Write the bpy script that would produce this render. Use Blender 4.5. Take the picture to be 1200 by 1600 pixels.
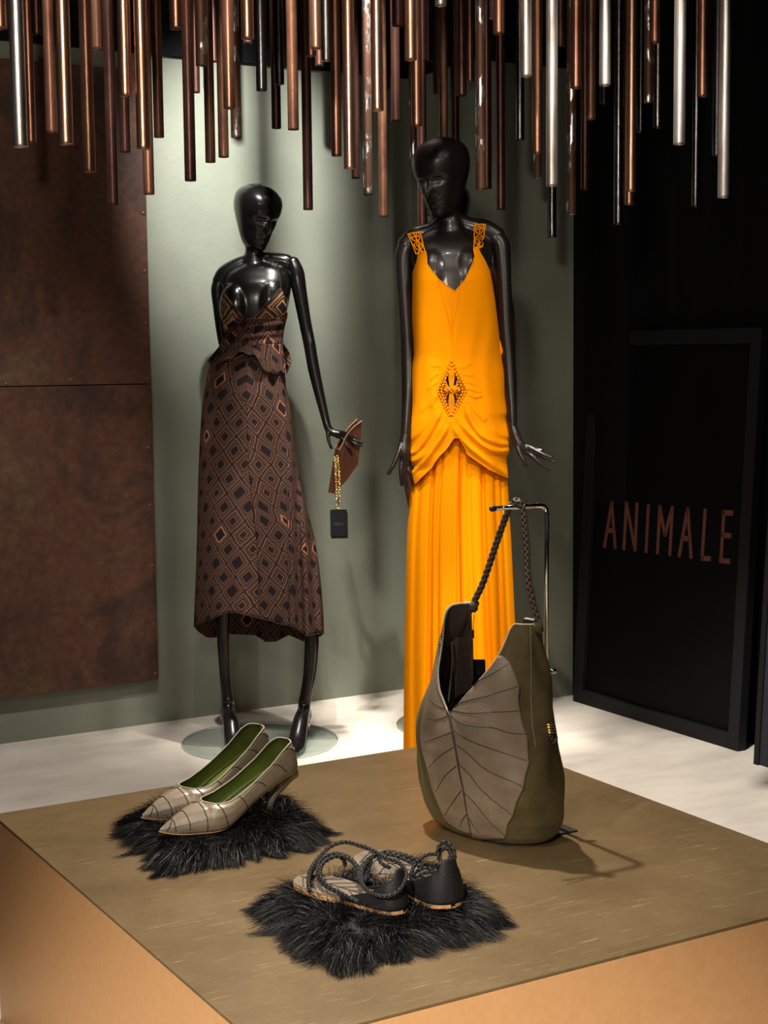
import bpy, bmesh, math, random
import numpy as np
from mathutils import Vector, Matrix
from mathutils.bvhtree import BVHTree
random.seed(7); rng = np.random.default_rng(7)
for o in list(bpy.data.objects): bpy.data.objects.remove(o)
SC = bpy.context.scene
COL = SC.collection
A = np.array
# ------------------------------------------------------------------ camera
FPX = 2413.53
M = np.array([[0.8640, -0.0600, 0.5010], [-0.5035, -0.0820, 0.8600], [-0.01045, -0.99482, -0.10110]])
_v1 = A([4162.0, -289.0, FPX]); _v2 = A([-1415.6, -230.4, FPX])
_x = _v1/np.linalg.norm(_v1); _y = _v2-(_v2@_x)*_x; _y /= np.linalg.norm(_y)
M = np.stack([_x, _y, np.cross(_x, _y)])          # world = M @ camera (x right, y down, z forward)
CAM = A([0.0, 0.0, 1.25])
cam = bpy.data.cameras.new('camera'); cam_o = bpy.data.objects.new('camera', cam); COL.objects.link(cam_o)
R4 = Matrix([[M[0, 0], -M[0, 1], -M[0, 2], CAM[0]], [M[1, 0], -M[1, 1], -M[1, 2], CAM[1]], [M[2, 0], -M[2, 1], -M[2, 2], CAM[2]], [0, 0, 0, 1]])
cam_o.matrix_world = R4
cam.sensor_fit = 'VERTICAL'; cam.sensor_height = 36.0; cam.lens = FPX/1600*36.0
cam.clip_start = 0.05; cam.clip_end = 60
SC.camera = cam_o
# ------------------------------------------------------------------ world, lights, exposure
SC.view_settings.view_transform = 'Standard'; SC.view_settings.look = 'None'
SC.view_settings.gamma = 1.0; SC.view_settings.use_curve_mapping = False
SC.view_settings.exposure = 0.0
W = bpy.data.worlds.new('world'); SC.world = W; W.use_nodes = True
W.node_tree.nodes['Background'].inputs[0].default_value = (0.85, 0.92, 1.0, 1)
W.node_tree.nodes['Background'].inputs[1].default_value = 0.04
def spot(loc, target, power, angle=50, blend=0.6, size=0.04, col=(1.0, 0.86, 0.70)):
    l = bpy.data.lights.new('unseen_spot', 'SPOT'); l.energy = power; l.spot_size = math.radians(angle)
    l.spot_blend = blend; l.shadow_soft_size = size; l.color = col
    o = bpy.data.objects.new('unseen_spot', l); COL.objects.link(o); o.location = loc
    o.rotation_euler = (Vector(target)-Vector(loc)).to_track_quat('-Z', 'Y').to_euler()
    return o
WARM = (1.0, 0.88, 0.74); NEUT = (1.0, 0.93, 0.84); COOL = (1.0, 0.97, 0.92)
spot((1.62, 3.05, 2.80), (1.35, 1.95, 0.40), 370, 62, 0.5, 0.03, WARM)      # over the back of the plinth
spot((1.90, 3.75, 2.85), (2.33, 4.90, 1.80), 520, 40, 1.0, 0.03, COOL)      # wall behind the printed dress
spot((1.40, 3.15, 2.85), (2.30, 4.40, 0.55), 290, 34, 0.9, 0.03, NEUT)      # printed dress
spot((2.40, 4.05, 2.85), (2.62, 4.50, 0.0), 580, 36, 0.8, 0.03, NEUT)       # floor between the mannequins
spot((1.00, 1.80, 2.85), (2.38, 3.70, 0.55), 210, 25, 0.8, 0.03, WARM)      # orange skirt
spot((1.72, 2.65, 2.85), (2.50, 3.80, 1.25), 34, 52, 0.8, 0.03, WARM)       # orange bodice
spot((2.55, 1.75, 2.85), (2.46, 3.80, 1.05), 75, 32, 0.8, 0.03, WARM)       # added fill lamp, lifts the right side of the orange dress
spot((2.25, 2.85, 2.85), (2.80, 3.25, 0.0), 440, 36, 0.6, 0.03, NEUT)       # floor on the right
spot((0.35, 1.00, 2.80), (1.20, 1.95, 0.45), 25, 48, 0.7, 0.04, WARM)       # plinth from the front
spot((-0.05, 1.60, 2.60), (1.45, 2.10, 0.65), 115, 34, 0.8, 0.03, WARM)     # added lamp, brightens the front of the leaf bag from the left
spot((-0.10, 0.55, 2.45), (1.45, 3.30, 2.15), 200, 50, 0.8, 0.16, WARM)     # pipes, left half
spot((1.55, 0.45, 2.45), (2.75, 3.30, 2.25), 26, 40, 0.8, 0.16, NEUT)      # pipes, right half
spot((1.00, 3.45, 2.85), (1.50, 4.50, 0.1), 210, 56, 0.9, 0.03, NEUT)        # rusted panel
spot((-1.05, -0.45, 2.40), (0.70, 1.50, 0.0), 1050, 34, 0.8, 0.05, WARM)    # plinth sides
# ------------------------------------------------------------------ pixel -> place helpers (1200x1600 frame)
def ray(x, y): return M @ A([(x-600)/FPX, (y-800)/FPX, 1.0])
def D(x, y, d): return CAM+ray(x, y)*d
def Zp(x, y, z): r = ray(x, y); return CAM+r*((z-CAM[2])/r[2])
def Yp(x, y, Y): r = ray(x, y); return CAM+r*(Y/r[1])
def Xp(x, y, X): r = ray(x, y); return CAM+r*(X/r[0])
def proj(P):
    v = (np.asarray(P)-CAM) @ M
    return np.stack([v[..., 0]/v[..., 2]*FPX+600, v[..., 1]/v[..., 2]*FPX+800, v[..., 2]], -1)
RT = M[:, 0].copy(); RT[2] = 0; RT /= np.linalg.norm(RT)         # horizontal, to the right in view
FW = A([-RT[1], RT[0], 0.0])                                       # horizontal, away
UP = A([0, 0, 1.0])
PZ = 0.40                                                          # plinth height
# ------------------------------------------------------------------ mesh helpers
ORG = {}
def pchip(xs, ys, t):
    xs = np.asarray(xs, float); ys = np.asarray(ys, float); t = np.clip(np.asarray(t, float), xs[0], xs[-1])
    h = np.diff(xs); dl = np.diff(ys)/h
    m = np.zeros(len(xs)); m[0] = dl[0]; m[-1] = dl[-1]
    for i in range(1, len(xs)-1):
        if dl[i-1]*dl[i] > 0:
            w1 = 2*h[i]+h[i-1]; w2 = h[i]+2*h[i-1]; m[i] = (w1+w2)/(w1/dl[i-1]+w2/dl[i])
    k = np.clip(np.searchsorted(xs, t)-1, 0, len(xs)-2); u = (t-xs[k])/h[k]
    return ((2*u**3-3*u**2+1)*ys[k]+(u**3-2*u**2+u)*h[k]*m[k]+(-2*u**3+3*u**2)*ys[k+1]+(u**3-u**2)*h[k]*m[k+1])
def crom(pts, n):
    """smooth path through points"""
    p = np.asarray(pts, float); k = len(p)
    if k == 2: return p[0]+(p[1]-p[0])*np.linspace(0, 1, n)[:, None]
    q = np.vstack([2*p[0]-p[1], p, 2*p[-1]-p[-2]]); out = []
    for s in np.linspace(0, k-1, n):
        i = min(int(s), k-2); u = s-i; a, b, c, d = q[i:i+4]
        out.append(0.5*(2*b+(c-a)*u+(2*a-5*b+4*c-d)*u*u+(-a+3*b-3*c+d)*u**3))
    return A(out)
def thing(name, label, cat, loc, group=None):
    o = bpy.data.objects.new(name, None); COL.objects.link(o); o.location = loc; o.empty_display_size = 0.1
    o['label'] = label; o['category'] = cat
    if group: o['group'] = group
    ORG[o.name] = np.asarray(loc, float)
    return o
def tag(o, label, cat, group=None):
    o['label'] = label; o['category'] = cat
    if group: o['group'] = group
    return o
def mk(name, v, f, mat, parent=None, smooth=True, loc=None, uv=None, mats=None, fm=None, label=None):
    v = np.asarray(v, float)
    org = ORG[parent.name] if parent is not None else np.asarray(loc if loc is not None else (0, 0, 0), float)
    me = bpy.data.meshes.new(name)
    me.from_pydata((v-org).tolist(), [], f if isinstance(f, list) else f.tolist())
    if mats:
        for m in mats: me.materials.append(m)
        if fm is not None: me.polygons.foreach_set('material_index', np.asarray(fm, np.int32))
    elif mat: me.materials.append(mat)
    if smooth: me.polygons.foreach_set('use_smooth', np.ones(len(me.polygons), bool))
    if uv is not None:
        l = me.uv_layers.new(name='UVMap'); idx = np.empty(len(me.loops), np.int32); me.loops.foreach_get('vertex_index', idx)
        l.data.foreach_set('uv', np.asarray(uv, np.float32)[idx].ravel())
    me.update()
    o = bpy.data.objects.new(name, me); COL.objects.link(o)
    if parent is not None: o.parent = parent; ORG[o.name] = org
    else: o.location = org; ORG[o.name] = org
    if label: o['label'] = label
    return o
def struct(o): o['kind'] = 'structure'; return o
def grid_faces(nr, nc, wrap=False, flip=False):
    i, j = np.meshgrid(np.arange(nr-1), np.arange(nc if wrap else nc-1), indexing='ij'); j2 = (j+1) % nc
    q = np.stack([i*nc+j, i*nc+j2, (i+1)*nc+j2, (i+1)*nc+j], -1).reshape(-1, 4)
    return q[:, ::-1] if flip else q
def join(parts):
    V = []; F = []; n = 0
    for v, f in parts:
        v = np.asarray(v, float); V.append(v)
        F += [[int(i)+n for i in q] for q in (f if isinstance(f, list) else f.tolist())]; n += len(v)
    return np.vstack(V), F
def box(lo, hi):
    x0, y0, z0 = lo; x1, y1, z1 = hi
    v = A([[x0, y0, z0], [x1, y0, z0], [x1, y1, z0], [x0, y1, z0], [x0, y0, z1], [x1, y0, z1], [x1, y1, z1], [x0, y1, z1]], float)
    return v, [[0, 3, 2, 1], [4, 5, 6, 7], [0, 1, 5, 4], [1, 2, 6, 5], [2, 3, 7, 6], [3, 0, 4, 7]]
def obox(o, a, b, c):
    """box from corner o with edge vectors a, b, c"""
    o, a, b, c = map(lambda t: np.asarray(t, float), (o, a, b, c))
    v = A([o, o+a, o+a+b, o+b, o+c, o+a+c, o+a+b+c, o+b+c])
    f = [[0, 3, 2, 1], [4, 5, 6, 7], [0, 1, 5, 4], [1, 2, 6, 5], [2, 3, 7, 6], [3, 0, 4, 7]]
    if np.dot(np.cross(a, b), c) < 0: f = [q[::-1] for q in f]
    return v, f
def tube(path, r, n=10, caps=True, side=None, flat=1.0, closed=False):
    """swept tube; r scalar or list; flat squeezes along the second axis"""
    p = np.asarray(path, float); k = len(p); r = np.broadcast_to(np.asarray(r, float), (k,)).copy()
    t = np.gradient(p, axis=0)
    if closed: t = np.roll(p, -1, 0)-np.roll(p, 1, 0)
    t /= np.linalg.norm(t, axis=1)[:, None]+1e-12
    if caps and not closed:                                   # rounded ends
        e = [0.97, 0.8, 0.5, 0.12]
        a0 = [p[0]-t[0]*r[0]*math.sqrt(1-(c*c))*0.9 for c in e[::-1]]; a1 = [p[-1]+t[-1]*r[-1]*math.sqrt(1-c*c)*0.9 for c in e]
        p = np.vstack([a0, p, a1]); t = np.vstack([np.repeat(t[:1], 4, 0), t, np.repeat(t[-1:], 4, 0)])
        r = np.concatenate([[r[0]*c for c in e[::-1]], r, [r[-1]*c for c in e]]); k = len(p)
    s = np.asarray(side, float) if side is not None else (A([1.0, 0, 0]) if abs(t[0][2]) > 0.8 else UP)
    fl = np.broadcast_to(np.asarray(flat, float), (k,)) if np.ndim(flat) == 0 else np.interp(np.linspace(0, 1, k), np.linspace(0, 1, len(flat)), flat)
    V = []; ang = np.linspace(0, 2*math.pi, n, endpoint=False)
    a = s-np.dot(s, t[0])*t[0]; a /= np.linalg.norm(a)
    for i in range(k):
        a = a-np.dot(a, t[i])*t[i]; a /= np.linalg.norm(a)+1e-12; b = np.cross(t[i], a)
        V.append(p[i]+r[i]*(np.cos(ang)[:, None]*a+fl[i]*np.sin(ang)[:, None]*b))
    V = np.vstack(V)
    if closed:
        F = grid_faces(k+1, n, True) % (k*n); return V, F.tolist()
    F = grid_faces(k, n, True).tolist(); F.append(list(range(n))[::-1]); F.append([(k-1)*n+i for i in range(n)])
    return V, F
def ell(c, ax, nu=20, nv=12):
    """ellipsoid, ax = three axis vectors"""
    V = []; ax = np.asarray(ax, float)
    for i in range(nv+1):
        th = math.pi*(i+0.02)/(nv+0.04)
        for j in range(nu):
            ph = 2*math.pi*j/nu
            V.append(np.asarray(c)+math.sin(th)*math.cos(ph)*ax[0]+math.sin(th)*math.sin(ph)*ax[1]+math.cos(th)*ax[2])
    F = grid_faces(nv+1, nu, True, True).tolist(); F.append(list(range(nu))); F.append([nv*nu+i for i in range(nu)][::-1])
    return V, F
def ringloft(secs, d0, n=48, rows=60, sq=2.3):
    """closed body from silhouette rows (y, xl, xr, depth offset, half depth)"""
    s = A(secs, float); ys = np.linspace(s[0, 0], s[-1, 0], rows); V = []
    for y in ys:
        xl, xr, dc, td = [pchip(s[:, 0], s[:, k], y) for k in (1, 2, 3, 4)]
        c = D((xl+xr)/2, y, d0)+FW*dc; hw = (xr-xl)/2*d0/FPX
        a = np.linspace(0, 2*math.pi, n, endpoint=False); ca, sa = np.cos(a), np.sin(a)
        px = np.sign(ca)*np.abs(ca)**(2/sq)*hw; py = np.sign(sa)*np.abs(sa)**(2/sq)*td
        V.append(c+px[:, None]*RT+py[:, None]*FW)
    V = np.vstack(V); F = grid_faces(rows, n, True, True).tolist(); F.append(list(range(n))); F.append([(rows-1)*n+i for i in range(n)][::-1])
    return V, F
def remesh(parts, voxel, it=8):
    v, f = join(parts); me = bpy.data.meshes.new('tmp'); me.from_pydata(v.tolist(), [], f)
    bm = bmesh.new(); bm.from_mesh(me); bmesh.ops.recalc_face_normals(bm, faces=bm.faces); bm.to_mesh(me); bm.free()
    o = bpy.data.objects.new('tmp', me); COL.objects.link(o)
    m = o.modifiers.new('r', 'REMESH'); m.mode = 'VOXEL'; m.voxel_size = voxel; m.use_smooth_shade = True
    m2 = o.modifiers.new('s', 'SMOOTH'); m2.factor = 0.5; m2.iterations = it
    dg = bpy.context.evaluated_depsgraph_get(); e = o.evaluated_get(dg).to_mesh()
    n = len(e.vertices); co = np.empty(n*3); e.vertices.foreach_get('co', co)
    F = [list(p.vertices) for p in e.polygons]; co = co.reshape(-1, 3)
    o.evaluated_get(dg).to_mesh_clear(); bpy.data.objects.remove(o); bpy.data.meshes.remove(me)
    return co, F
def solid(o, th, offset=-1, mat_off=0, rim_off=0):
    m = o.modifiers.new('thickness', 'SOLIDIFY'); m.thickness = th; m.offset = offset
    m.material_offset = mat_off; m.material_offset_rim = rim_off; return o
def bevel(o, w, seg=2):
    m = o.modifiers.new('bevel', 'BEVEL'); m.width = w; m.segments = seg; m.limit_method = 'ANGLE'; return o
def braid(path, R, r, pitch, strands=3, n=6, step=8):
    """braided cord: strands crossing around the path, one mesh"""
    p = np.asarray(path, float); L = np.concatenate([[0], np.cumsum(np.linalg.norm(np.diff(p, axis=0), axis=1))])
    k = max(8, int(L[-1]/pitch*step)); s = np.linspace(0, L[-1], k)
    c = np.stack([np.interp(s, L, p[:, i]) for i in range(3)], 1)
    t = np.gradient(c, axis=0); t /= np.linalg.norm(t, axis=1)[:, None]+1e-12
    a = np.cross(t[0], [0.31, 0.2, 0.93]); out = []
    aa = []
    for i in range(k):
        a = a-np.dot(a, t[i])*t[i]; a /= np.linalg.norm(a); aa.append(a)
    aa = A(aa); bb = np.cross(t, aa)
    for sg_ in (-1, 1):
        for q in range(strands):
            ph = sg_*2*math.pi*s/pitch+2*math.pi*(q+(.5 if sg_ > 0 else 0))/strands
            rr = R*(1+0.16*np.cos(strands*(2*math.pi*s/pitch)+(math.pi if sg_ > 0 else 0)))
            out.append(tube(c+rr[:, None]*(np.cos(ph)[:, None]*aa+np.sin(ph)[:, None]*bb), r, n, caps=False))
    return join(out)
# ------------------------------------------------------------------ materials
def nt(name):
    m = bpy.data.materials.new(name); m.use_nodes = True; t = m.node_tree
    return m, t, t.nodes['Principled BSDF'], t.nodes.new, t.links.new
def mat(name, col, rough=0.5, metal=0.0, spec=0.5, col2=None, scale=12.0, detail=6, stretch=(1, 1, 1), bump=0.0, bscale=None, lo=0.35, hi=0.65,
        rough2=None, metal2=None, coat=0.0, sheen=0.0, sheen_col=None, rnd=False, trans=0.0, aniso=0.0, bdist=0.004):
    m, t, b, N, L = nt(name)
    b.inputs['Base Color'].default_value = (*col, 1); b.inputs['Roughness'].default_value = rough; b.inputs['Metallic'].default_value = metal
    b.inputs['Specular IOR Level'].default_value = spec; b.inputs['Coat Weight'].default_value = coat; b.inputs['Coat Roughness'].default_value = 0.08
    b.inputs['Sheen Weight'].default_value = sheen; b.inputs['Anisotropic'].default_value = aniso
    if sheen_col: b.inputs['Sheen Tint'].default_value = (*sheen_col, 1)
    if col2 is not None or bump:
        tc = N('ShaderNodeTexCoord'); mp = N('ShaderNodeMapping'); mp.inputs['Scale'].default_value = stretch; L(tc.outputs['Object'], mp.inputs['Vector'])
        if rnd:
            oi = N('ShaderNodeObjectInfo'); cm = N('ShaderNodeCombineXYZ'); ml = N('ShaderNodeMath'); ml.operation = 'MULTIPLY'; ml.inputs[1].default_value = 37.0
            L(oi.outputs['Random'], ml.inputs[0]); L(ml.outputs[0], cm.inputs[0]); L(ml.outputs[0], cm.inputs[2]); L(cm.outputs[0], mp.inputs['Location'])
    if col2 is not None:
        n = N('ShaderNodeTexNoise'); n.inputs['Scale'].default_value = scale; n.inputs['Detail'].default_value = detail; n.inputs['Roughness'].default_value = 0.62
        L(mp.outputs[0], n.inputs['Vector'])
        mr = N('ShaderNodeMapRange'); mr.inputs['From Min'].default_value = lo; mr.inputs['From Max'].default_value = hi; L(n.outputs['Fac'], mr.inputs['Value'])
        mx = N('ShaderNodeMix'); mx.data_type = 'RGBA'; mx.inputs['A'].default_value = (*col, 1); mx.inputs['B'].default_value = (*col2, 1)
        L(mr.outputs[0], mx.inputs['Factor']); L(mx.outputs['Result'], b.inputs['Base Color'])
        for key, a0, a1 in (('Roughness', rough, rough2), ('Metallic', metal, metal2)):
            if a1 is not None:
                q = N('ShaderNodeMapRange'); q.inputs['To Min'].default_value = a0; q.inputs['To Max'].default_value = a1
                L(mr.outputs[0], q.inputs['Value']); L(q.outputs[0], b.inputs[key])
    if bump:
        n2 = N('ShaderNodeTexNoise'); n2.inputs['Scale'].default_value = bscale or scale*3; n2.inputs['Detail'].default_value = 4; L(mp.outputs[0], n2.inputs['Vector'])
        bp = N('ShaderNodeBump'); bp.inputs['Strength'].default_value = bump; bp.inputs['Distance'].default_value = bdist
        L(n2.outputs['Fac'], bp.inputs['Height']); L(bp.outputs[0], b.inputs['Normal'])
    return m
MT = {}
MT['wall'] = mat('green_grey_plaster', (0.152, 0.167, 0.130), 0.75, col2=(0.184, 0.199, 0.156), scale=3.0, bump=0.25, bscale=60)
MT['black_wall'] = mat('black_paint', (0.0028, 0.0028, 0.0036), 0.8, spec=0.12, col2=(0.0045, 0.0045, 0.006), scale=2, stretch=(6, 6, 0.3))
MT['ceiling'] = mat('black_ceiling', (0.004, 0.004, 0.005), 0.85, spec=0.12)
MT['floor'] = mat('pale_screed', (0.62, 0.57, 0.50), 0.55, col2=(0.46, 0.42, 0.37), scale=2.6, detail=10, stretch=(1.0, 2.2, 1), bump=0.15, bscale=40, lo=0.38, hi=0.68)
MT['black_gloss'] = mat('black_lacquer', (0.0045, 0.004, 0.004), 0.25, spec=0.45, coat=0.25)
MT['black_satin'] = mat('black_satin_lacquer', (0.010, 0.0068, 0.0062), 0.36, spec=0.38, coat=0.08)
# rust sheet
def rust_mat(name, seed):
    m, t, b, N, L = nt(name); tc = N('ShaderNodeTexCoord'); mp = N('ShaderNodeMapping'); mp.inputs['Location'].default_value = (seed, seed*1.7, 0); L(tc.outputs['Object'], mp.inputs[0])
    n1 = N('ShaderNodeTexNoise'); n1.inputs['Scale'].default_value = 2.2; n1.inputs['Detail'].default_value = 10; n1.inputs['Roughness'].default_value = 0.68; n1.inputs['Distortion'].default_value = 0.6
    n2 = N('ShaderNodeTexNoise'); n2.inputs['Scale'].default_value = 38; n2.inputs['Detail'].default_value = 6
    L(mp.outputs[0], n1.inputs[0]); L(mp.outputs[0], n2.inputs[0])
    r = N('ShaderNodeValToRGB'); L(n1.outputs['Fac'], r.inputs[0]); e = r.color_ramp.elements
    e[0].position = 0.30; e[0].color = (0.030, 0.014, 0.010, 1); e[1].position = 0.72; e[1].color = (0.135, 0.062, 0.028, 1)
    for p, c in ((0.40, (0.048, 0.021, 0.013, 1)), (0.47, (0.088, 0.034, 0.017, 1)), (0.53, (0.076, 0.030, 0.018, 1)), (0.60, (0.088, 0.050, 0.022, 1))): q = e.new(p); q.color = c
    mx = N('ShaderNodeMix'); mx.data_type = 'RGBA'; mx.blend_type = 'MULTIPLY'; mx.inputs['Factor'].default_value = 0.7
    mr = N('ShaderNodeMapRange'); mr.inputs['From Min'].default_value = 0.3; mr.inputs['From Max'].default_value = 0.7; mr.inputs['To Min'].default_value = 0.55; mr.inputs['To Max'].default_value = 1.25
    L(n2.outputs['Fac'], mr.inputs[0]); L(r.outputs[0], mx.inputs['A']); L(mr.outputs[0], mx.inputs['B']); L(mx.outputs['Result'], b.inputs['Base Color'])
    b.inputs['Roughness'].default_value = 0.62; b.inputs['Metallic'].default_value = 0.25
    bp = N('ShaderNodeBump'); bp.inputs['Strength'].default_value = 0.35; bp.inputs['Distance'].default_value = 0.004; L(n2.outputs['Fac'], bp.inputs['Height']); L(bp.outputs[0], b.inputs['Normal'])
    return m
MT['rust_a'] = rust_mat('rusted_steel_upper', 1.3); MT['rust_b'] = rust_mat('rusted_steel_lower', 5.1)
MT['rivet'] = mat('rivet_steel', (0.16, 0.08, 0.05), 0.45, 0.6)
# pipes
PK = {}
PK['bright copper'] = mat('copper_bright', (0.66, 0.40, 0.29), 0.28, 0.95, col2=(0.40, 0.19, 0.11), scale=9, stretch=(1, 1, 0.35), bump=0.10, bscale=260, rnd=True, bdist=0.0016, rough2=0.36)
PK['dull copper'] = mat('copper_dull', (0.42, 0.20, 0.13), 0.33, 0.9, col2=(0.17, 0.072, 0.046), scale=10, stretch=(1, 1, 0.3), bump=0.10, bscale=260, rnd=True, bdist=0.0016)
PK['dark rusty'] = mat('pipe_dark_rust', (0.11, 0.048, 0.036), 0.34, 0.75, col2=(0.045, 0.018, 0.016), scale=10, stretch=(1, 1, 0.3), bump=0.15, bscale=220, rnd=True, bdist=0.0016)
PK['rusty brown'] = mat('pipe_rust', (0.22, 0.098, 0.056), 0.38, 0.65, col2=(0.075, 0.034, 0.022), scale=14, stretch=(1, 1, 0.5), bump=0.2, bscale=200, rnd=True, bdist=0.0016)
PK['bright steel'] = mat('pipe_steel', (0.62, 0.59, 0.56), 0.36, 1.0, col2=(0.30, 0.22, 0.18), scale=16, stretch=(1, 1, 0.2), bump=0.12, bscale=300, lo=0.48, hi=0.70, rnd=True, bdist=0.0016)
PK['dark steel'] = mat('pipe_dark_steel', (0.16, 0.16, 0.17), 0.24, 1.0, col2=(0.05, 0.035, 0.03), scale=14, stretch=(1, 1, 0.3), bump=0.15, bscale=250, rnd=True, bdist=0.0016)
PK['patchy flaked'] = mat('pipe_flaked', (0.10, 0.045, 0.028), 0.55, 0.5, col2=(0.60, 0.58, 0.55), scale=34, stretch=(1, 1, 0.3), bump=0.15, bscale=200, lo=0.55, hi=0.60, rough2=0.28, metal2=1.0, rnd=True, bdist=0.0016)
# plinth
def plinth_top():
    m, t, b, N, L = nt('scratched_bronze_top'); tc = N('ShaderNodeTexCoord')
    n = N('ShaderNodeTexNoise'); n.inputs['Scale'].default_value = 5; n.inputs['Detail'].default_value = 9; n.inputs['Roughness'].default_value = 0.65; L(tc.outputs['Object'], n.inputs[0])
    r = N('ShaderNodeValToRGB'); L(n.outputs['Fac'], r.inputs[0]); e = r.color_ramp.elements
    e[0].position = 0.32; e[0].color = (0.135, 0.090, 0.040, 1); e[1].position = 0.70; e[1].color = (0.205, 0.145, 0.072, 1)
    cur = r.outputs[0]
    for rot, sc, seed in ((0.3, (1.2, 26, 1), 0), (1.9, (1.6, 34, 1), 4), (2.6, (2.0, 30, 1), 9)):
        mp = N('ShaderNodeMapping'); mp.inputs['Rotation'].default_value = (0, 0, rot); mp.inputs['Scale'].default_value = sc; mp.inputs['Location'].default_value = (seed, seed, 0); L(tc.outputs['Object'], mp.inputs[0])
        s = N('ShaderNodeTexNoise'); s.inputs['Scale'].default_value = 6; s.inputs['Detail'].default_value = 5; s.inputs['Roughness'].default_value = 0.7; s.inputs['Distortion'].default_value = 0.35; L(mp.outputs[0], s.inputs[0])
        mr = N('ShaderNodeMapRange'); mr.inputs['From Min'].default_value = 0.63; mr.inputs['From Max'].default_value = 0.72; mr.inputs['To Max'].default_value = 0.75; L(s.outputs['Fac'], mr.inputs[0])
        mx = N('ShaderNodeMix'); mx.data_type = 'RGBA'; L(mr.outputs[0], mx.inputs['Factor']); L(cur, mx.inputs['A']); mx.inputs['B'].default_value = (0.44, 0.35, 0.21, 1); cur = mx.outputs['Result']
    L(cur, b.inputs['Base Color']); b.inputs['Metallic'].default_value = 0.35; b.inputs['Roughness'].default_value = 0.38
    n2 = N('ShaderNodeTexNoise'); n2.inputs['Scale'].default_value = 220; L(tc.outputs['Object'], n2.inputs[0])
    bp = N('ShaderNodeBump'); bp.inputs['Strength'].default_value = 0.12; bp.inputs['Distance'].default_value = 0.002; L(n2.outputs['Fac'], bp.inputs['Height']); L(bp.outputs[0], b.inputs['Normal'])
    return m
MT['top'] = plinth_top()
MT['side'] = mat('copper_gold_side', (0.62, 0.35, 0.16), 0.5, 0.2, col2=(0.58, 0.32, 0.14), scale=60, bump=0.08, bscale=500)
def glass_mat():
    m, t, b, N, L = nt('green_glass'); t.nodes.remove(b); out = t.nodes['Material Output']
    tr = N('ShaderNodeBsdfTransparent'); tr.inputs[0].default_value = (0.93, 0.97, 0.96, 1); gl = N('ShaderNodeBsdfGlossy'); gl.inputs['Roughness'].default_value = 0.03
    df = N('ShaderNodeBsdfDiffuse'); df.inputs[0].default_value = (0.34, 0.46, 0.43, 1); m1_ = N('ShaderNodeMixShader'); m1_.inputs[0].default_value = 0.13; L(tr.outputs[0], m1_.inputs[1]); L(df.outputs[0], m1_.inputs[2])
    fr = N('ShaderNodeFresnel'); fr.inputs[0].default_value = 1.45; m2_ = N('ShaderNodeMixShader'); L(fr.outputs[0], m2_.inputs[0]); L(m1_.outputs[0], m2_.inputs[1]); L(gl.outputs[0], m2_.inputs[2]); L(m2_.outputs[0], out.inputs[0]); return m
MT['glass'] = glass_mat()
MT['metal_disc'] = mat('brushed_disc', (0.42, 0.50, 0.47), 0.35, 0.3)
MT['chrome'] = mat('chrome', (0.78, 0.76, 0.73), 0.07, 1.0)
MT['plate'] = mat('dark_plate', (0.030, 0.032, 0.036), 0.45, 0.3)
MT['black_plastic'] = mat('black_plastic', (0.012, 0.012, 0.013), 0.45)
# orange cloth
def cloth(name, c1, c2, sheen=0.0, scale=700, rough=0.85, trans=None):
    m, t, b, N, L = nt(name); tc = N('ShaderNodeTexCoord'); n = N('ShaderNodeTexNoise'); n.inputs['Scale'].default_value = scale; L(tc.outputs['Object'], n.inputs[0])
    mx = N('ShaderNodeMix'); mx.data_type = 'RGBA'; mx.inputs['A'].default_value = (*c1, 1); mx.inputs['B'].default_value = (*c2, 1); L(n.outputs['Fac'], mx.inputs['Factor'])
    L(mx.outputs['Result'], b.inputs['Base Color']); b.inputs['Roughness'].default_value = rough; b.inputs['Sheen Weight'].default_value = sheen; b.inputs['Specular IOR Level'].default_value = 0.03
    b.inputs['Sheen Tint'].default_value = (*c2, 1)
    bp = N('ShaderNodeBump'); bp.inputs['Strength'].default_value = 0.12; bp.inputs['Distance'].default_value = 0.001; L(n.outputs['Fac'], bp.inputs['Height']); L(bp.outputs[0], b.inputs['Normal'])
    return m
MT['orange'] = cloth('orange_crepe', (0.90, 0.285, 0.0010), (1.0, 0.325, 0.0015))
MT['orange_cord'] = cloth('orange_cord', (0.84, 0.27, 0.003), (0.96, 0.33, 0.008), scale=300)
MT['brown_cloth'] = cloth('brown_cloth', (0.085, 0.034, 0.024), (0.11, 0.046, 0.034))
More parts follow.
